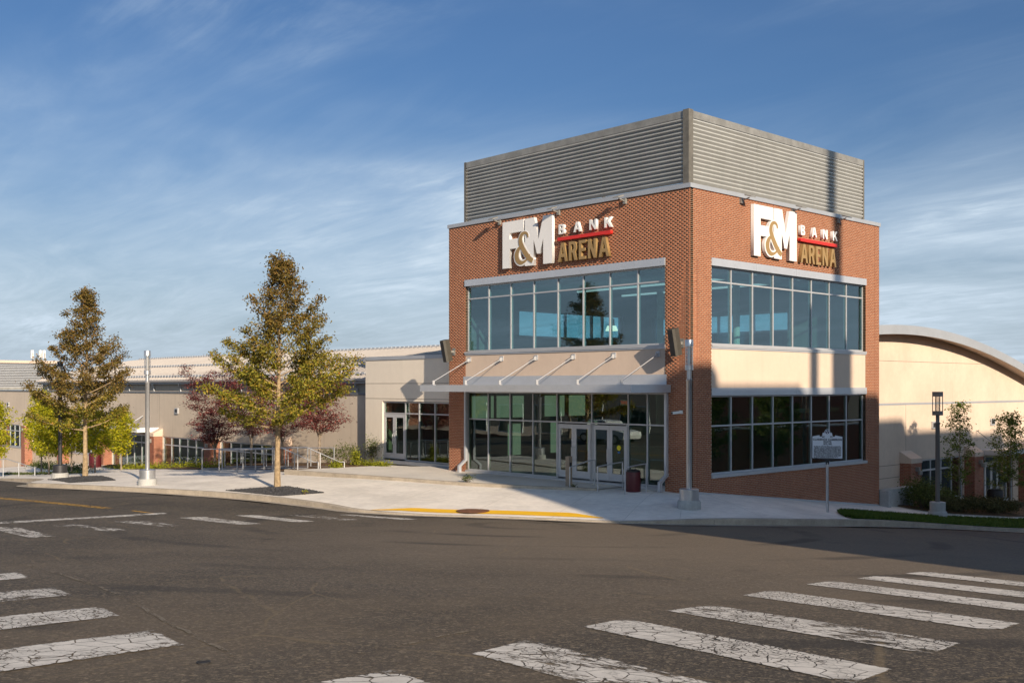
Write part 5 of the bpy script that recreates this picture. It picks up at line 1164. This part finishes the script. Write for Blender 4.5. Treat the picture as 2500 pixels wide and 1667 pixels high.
tree('young_tree',1.43,18.27,5.0,1.25,.62,61,'green','bark_grey','slim green young tree beside the square-headed lamp at right','green young trees at right',nlimb=36,leaf=.11,per=26,tr=.045,prof=lambda u: .35+1.0*math.sin(math.pi*(u*.8+.12))*(1-.35*u),sig=.11)
tree('young_tree',1.63,23.48,4.6,1.2,.85,62,'green','bark_grey','bushier green young tree in front of the side-street door','green young trees at right',nlimb=36,leaf=.12,per=36,tr=.045,prof=lambda u: .55+.8*math.sin(math.pi*(u*.75+.15))*(1-.5*u),sig=.13)
def far_z(x, y): return rd(x, y)-sw(x, y)
tree('street_tree',22.5,31.5,7.5,2.0,2.2,81,'green','bark_grey','left leafy tree across the side street, seen only in the right-hand windows','trees seen in reflections',nlimb=34,leaf=.20,per=40,tr=.12,prof=ov,sig=.22,zoff=far_z(22.5,31.5))
tree('street_tree',24.0,43.0,8.0,2.0,2.4,82,'green','bark_grey','right leafy tree across the side street, seen only in the right-hand windows','trees seen in reflections',nlimb=34,leaf=.20,per=40,tr=.12,prof=ov,sig=.22,zoff=far_z(24,43))
tree('street_tree',-22.0,-30.0,6.5,1.8,2.3,83,'maple','bark_grey','nearer dark tree across the left street, seen only in the storefront glass','trees seen in reflections',nlimb=34,leaf=.20,per=40,tr=.12,prof=ov,sig=.22,zoff=far_z(-22,-30))
tree('street_tree',-36.0,-31.0,6.5,1.8,2.3,84,'maple','bark_grey','farther dark tree across the left street, seen only in the storefront glass','trees seen in reflections',nlimb=34,leaf=.20,per=40,tr=.12,prof=ov,sig=.22,zoff=far_z(-36,-31))
def maple(x, y, H, rm, seed, lab, stems=3, bare=.9, per=80, mt='maple'):
    z = sw(x, y)+.05; e = empty('maple_tree', (x,y,z), lab, 'tree', 'purple-leaved maples in the mulch bed'); rd_ = random.Random(seed); rg = np.random.default_rng(seed); m = MB(); pts = []
    fork = Vector((rd_.uniform(-.06,.06), rd_.uniform(-.06,.06), bare)); m.tube([Vector((0,0,-.15)), fork*.5, fork], [.085,.07,.065], 8)
    a0 = rd_.random()*6.28
    for k in range(stems):
        a = a0+2*math.pi*k/stems+rd_.uniform(-.3,.3); L = (H-bare)*rd_.uniform(.80,1.0); sp = rd_.uniform(.14,.36)
        st_ = bez(fork, (math.cos(a)*sp*1.4,math.sin(a)*sp*1.4,1), (math.cos(a)*sp*.5,math.sin(a)*sp*.5,1), L, 8); m.tube(st_, [.045*(1-.85*i/8) for i in range(9)], 6, cap=False)
        for j in range(19):
            q = .08+.90*(j+rd_.random()*.6)/19; q = min(q,.99); i = min(int(q*8),7); b = st_[i].lerp(st_[i+1], q*8-i); a2 = a+rd_.uniform(-1.9,1.9); ll = rm*(.95-.72*q)*rd_.uniform(.45,1.05)*min(1,.55+2.2*q)
            br = bez(b, (math.cos(a2),math.sin(a2),.55), (math.cos(a2),math.sin(a2),.05), ll, 4); m.tube(br, [.016,.013,.010,.007,.004], 4, cap=False)
            for u in np.linspace(.35,1,max(2,int(ll*3.2))):
                i2 = min(int(u*4*.999),3); c = br[i2].lerp(br[i2+1], u*4*.999-i2); n_ = int(per*rd_.uniform(.35,1.0))
                off = rg.normal(0,1,(n_,3))*np.array([.19,.19,.07]); pts.append(np.array(c)[None]+off+np.array([0,0,.04]))
    m.v = [(v[0]+x, v[1]+y, v[2]+z) for v in m.v]; m.build('trunk', 'bark_grey', e, smooth=True); link('crown', leaves(np.concatenate(pts), .105, rg, mt, flat=1.2, asp=.6), e)
maple(-31.2,-2.1,5.9,1.75,71,'leftmost dark purple maple in front of the hall windows',5,.9,95)
maple(-25.5,-3.0,4.4,1.6,72,'purple maple behind the railings left of the central oak',3,1.3,66,'maple_pink')
maple(-26.5,-.6,4.9,1.7,73,'purple maple half hidden behind the central oak crown',3,1.1,80)
maple(-20.3,-2.3,4.6,1.75,74,'reddish purple maple right of the central oak by the plain wing',4,1.35,60,'maple_pink')
def shrub(x, y, r, h, seed, mt, lab, grp, n=700, leaf=.08, z=None, name='shrub'):
    z = sw(x, y)+.03 if z is None else z; e = empty(name, (x,y,z), lab, 'shrub', grp); rg = np.random.default_rng(seed); m = MB(); rd_ = random.Random(seed); C_ = []
    for k in range(9):
        a = rd_.random()*6.28; t = rd_.uniform(.2,1); m.tube([(x,y,z-.05),(x+math.cos(a)*r*t*.5,y+math.sin(a)*r*t*.5,z+h*.5),(x+math.cos(a)*r*t*.85,y+math.sin(a)*r*t*.85,z+h*rd_.uniform(.7,1))], [.012,.009,.004], 4)
        c = int(n/9); q = np.array([math.cos(a)*r*t*.8, math.sin(a)*r*t*.8, h*rd_.uniform(.35,.85)]); C_.append(q[None]+rg.normal(0,1,(c,3))*np.array([r*.33,r*.33,h*.20]))
    C_ = np.concatenate(C_); C_[:,2] = np.abs(C_[:,2]); m.build('stems', 'bark_dark', e); link('leaves', leaves(C_, leaf, rg, mt, 'leaves'), e)
for k, (x, y, r, h, mt, lab) in enumerate([(-22.0,.55,.55,.95,'bushl','loose green shrub against the hall wall beside the purple maple'),(-20.3,.75,.45,1.15,'bushl','upright dark green shrub at the corner of the plain wing'),(-23.4,.2,.6,.8,'bushl','low dull green shrub behind the sloping handrails'),(-18.9,-1.2,.28,.75,'lime','bright lime-green shrub at the tip of the mulch bed'),(-18.0,-2.9,.30,.42,'lime','small lime-green plant behind the low wall'),
    (1.0,15.4,.9,1.15,'bushl','rounded dark green bush beside the concrete retaining block'),(.9,17.2,.8,1.0,'bushl','leafy green bush behind the square-headed lamp')]):
    shrub(x, y, r, h, 100+k, mt, lab, 'garden shrubs', 800 if k < 5 else 3200, .085 if k < 5 else .10)
shrub(-8.3,-3.25,.22,.26,120,'bushl','small dark green weed growing behind the low wall','weeds on the paving',130,.09,z=-3.73,name='weed')
shrub(-4.0,-1.75,.18,.10,121,'bushl','tiny weed beside the bronze post','weeds on the paving',60,.06,z=-3.73,name='weed')
shrub(-10.9,-8.9,.12,.14,122,'lime','tiny weed at the right tip of the gravel square','weeds on the paving',40,.06,name='weed')
for k in range(5):
    x, y = (1.9, 2.2, 2.3, 2.35, 2.4)[k]-.55, 16.3+k*1.45
    shrub(x, y, .72, .62, 130+k, 'hedge', ('low clipped dark hedge plant, %s along the right-hand bed from the lamp' % ('first','second','third','fourth','fifth')[k]), 'hedge plants in the right-hand bed', 3000, .095, name='hedge_plant')
def cover(name, n, xy, h, mt, lab, leaf, seed, zs=.03):
    rg = np.random.default_rng(seed); p = xy(rg, n); z = SW(p[:,0],p[:,1])+zs; C_ = np.stack([p[:,0],p[:,1],z+np.abs(rg.normal(0,h,n))],-1)
    tag(link(name, leaves(C_, leaf, rg, mt, name)), lab, 'ground cover', kind='stuff')
def strip(A, B, w):
    A = np.array(A, float); B = np.array(B, float)
    def f(rg, n):
        t = rg.random(n); clump = rg.integers(0, 14, n); t = (clump+.5+rg.normal(0,.22,n))/14; return A[None]*(1-t)[:,None]+B[None]*t[:,None]+rg.normal(0,w,(n,2))
    return f
cover('ground_cover', 1600, strip((-19.3,-.9),(-16.9,-.75),.16), .14, 'lime', 'yellow-green ground cover along the tip of the mulch bed', .09, 7)
cover('low_plants', 2600, strip((-46,-1.6),(-27,-3.9),.35), .16, 'lime', 'low yellow-green planting in front of the hall windows', .11, 8)
cover('bank_planting', 2600, strip((-60,-2.2),(-41,-5.4),.35), .22, 'bushl', 'dull green planting along the far left wall', .13, 9)
cover('sidewalk_edge_grass', 1500, strip((-46,-8.6),(-33.5,-8.2),.12), .06, 'bushl', 'thin grassy strip along the far left sidewalk', .10, 10)
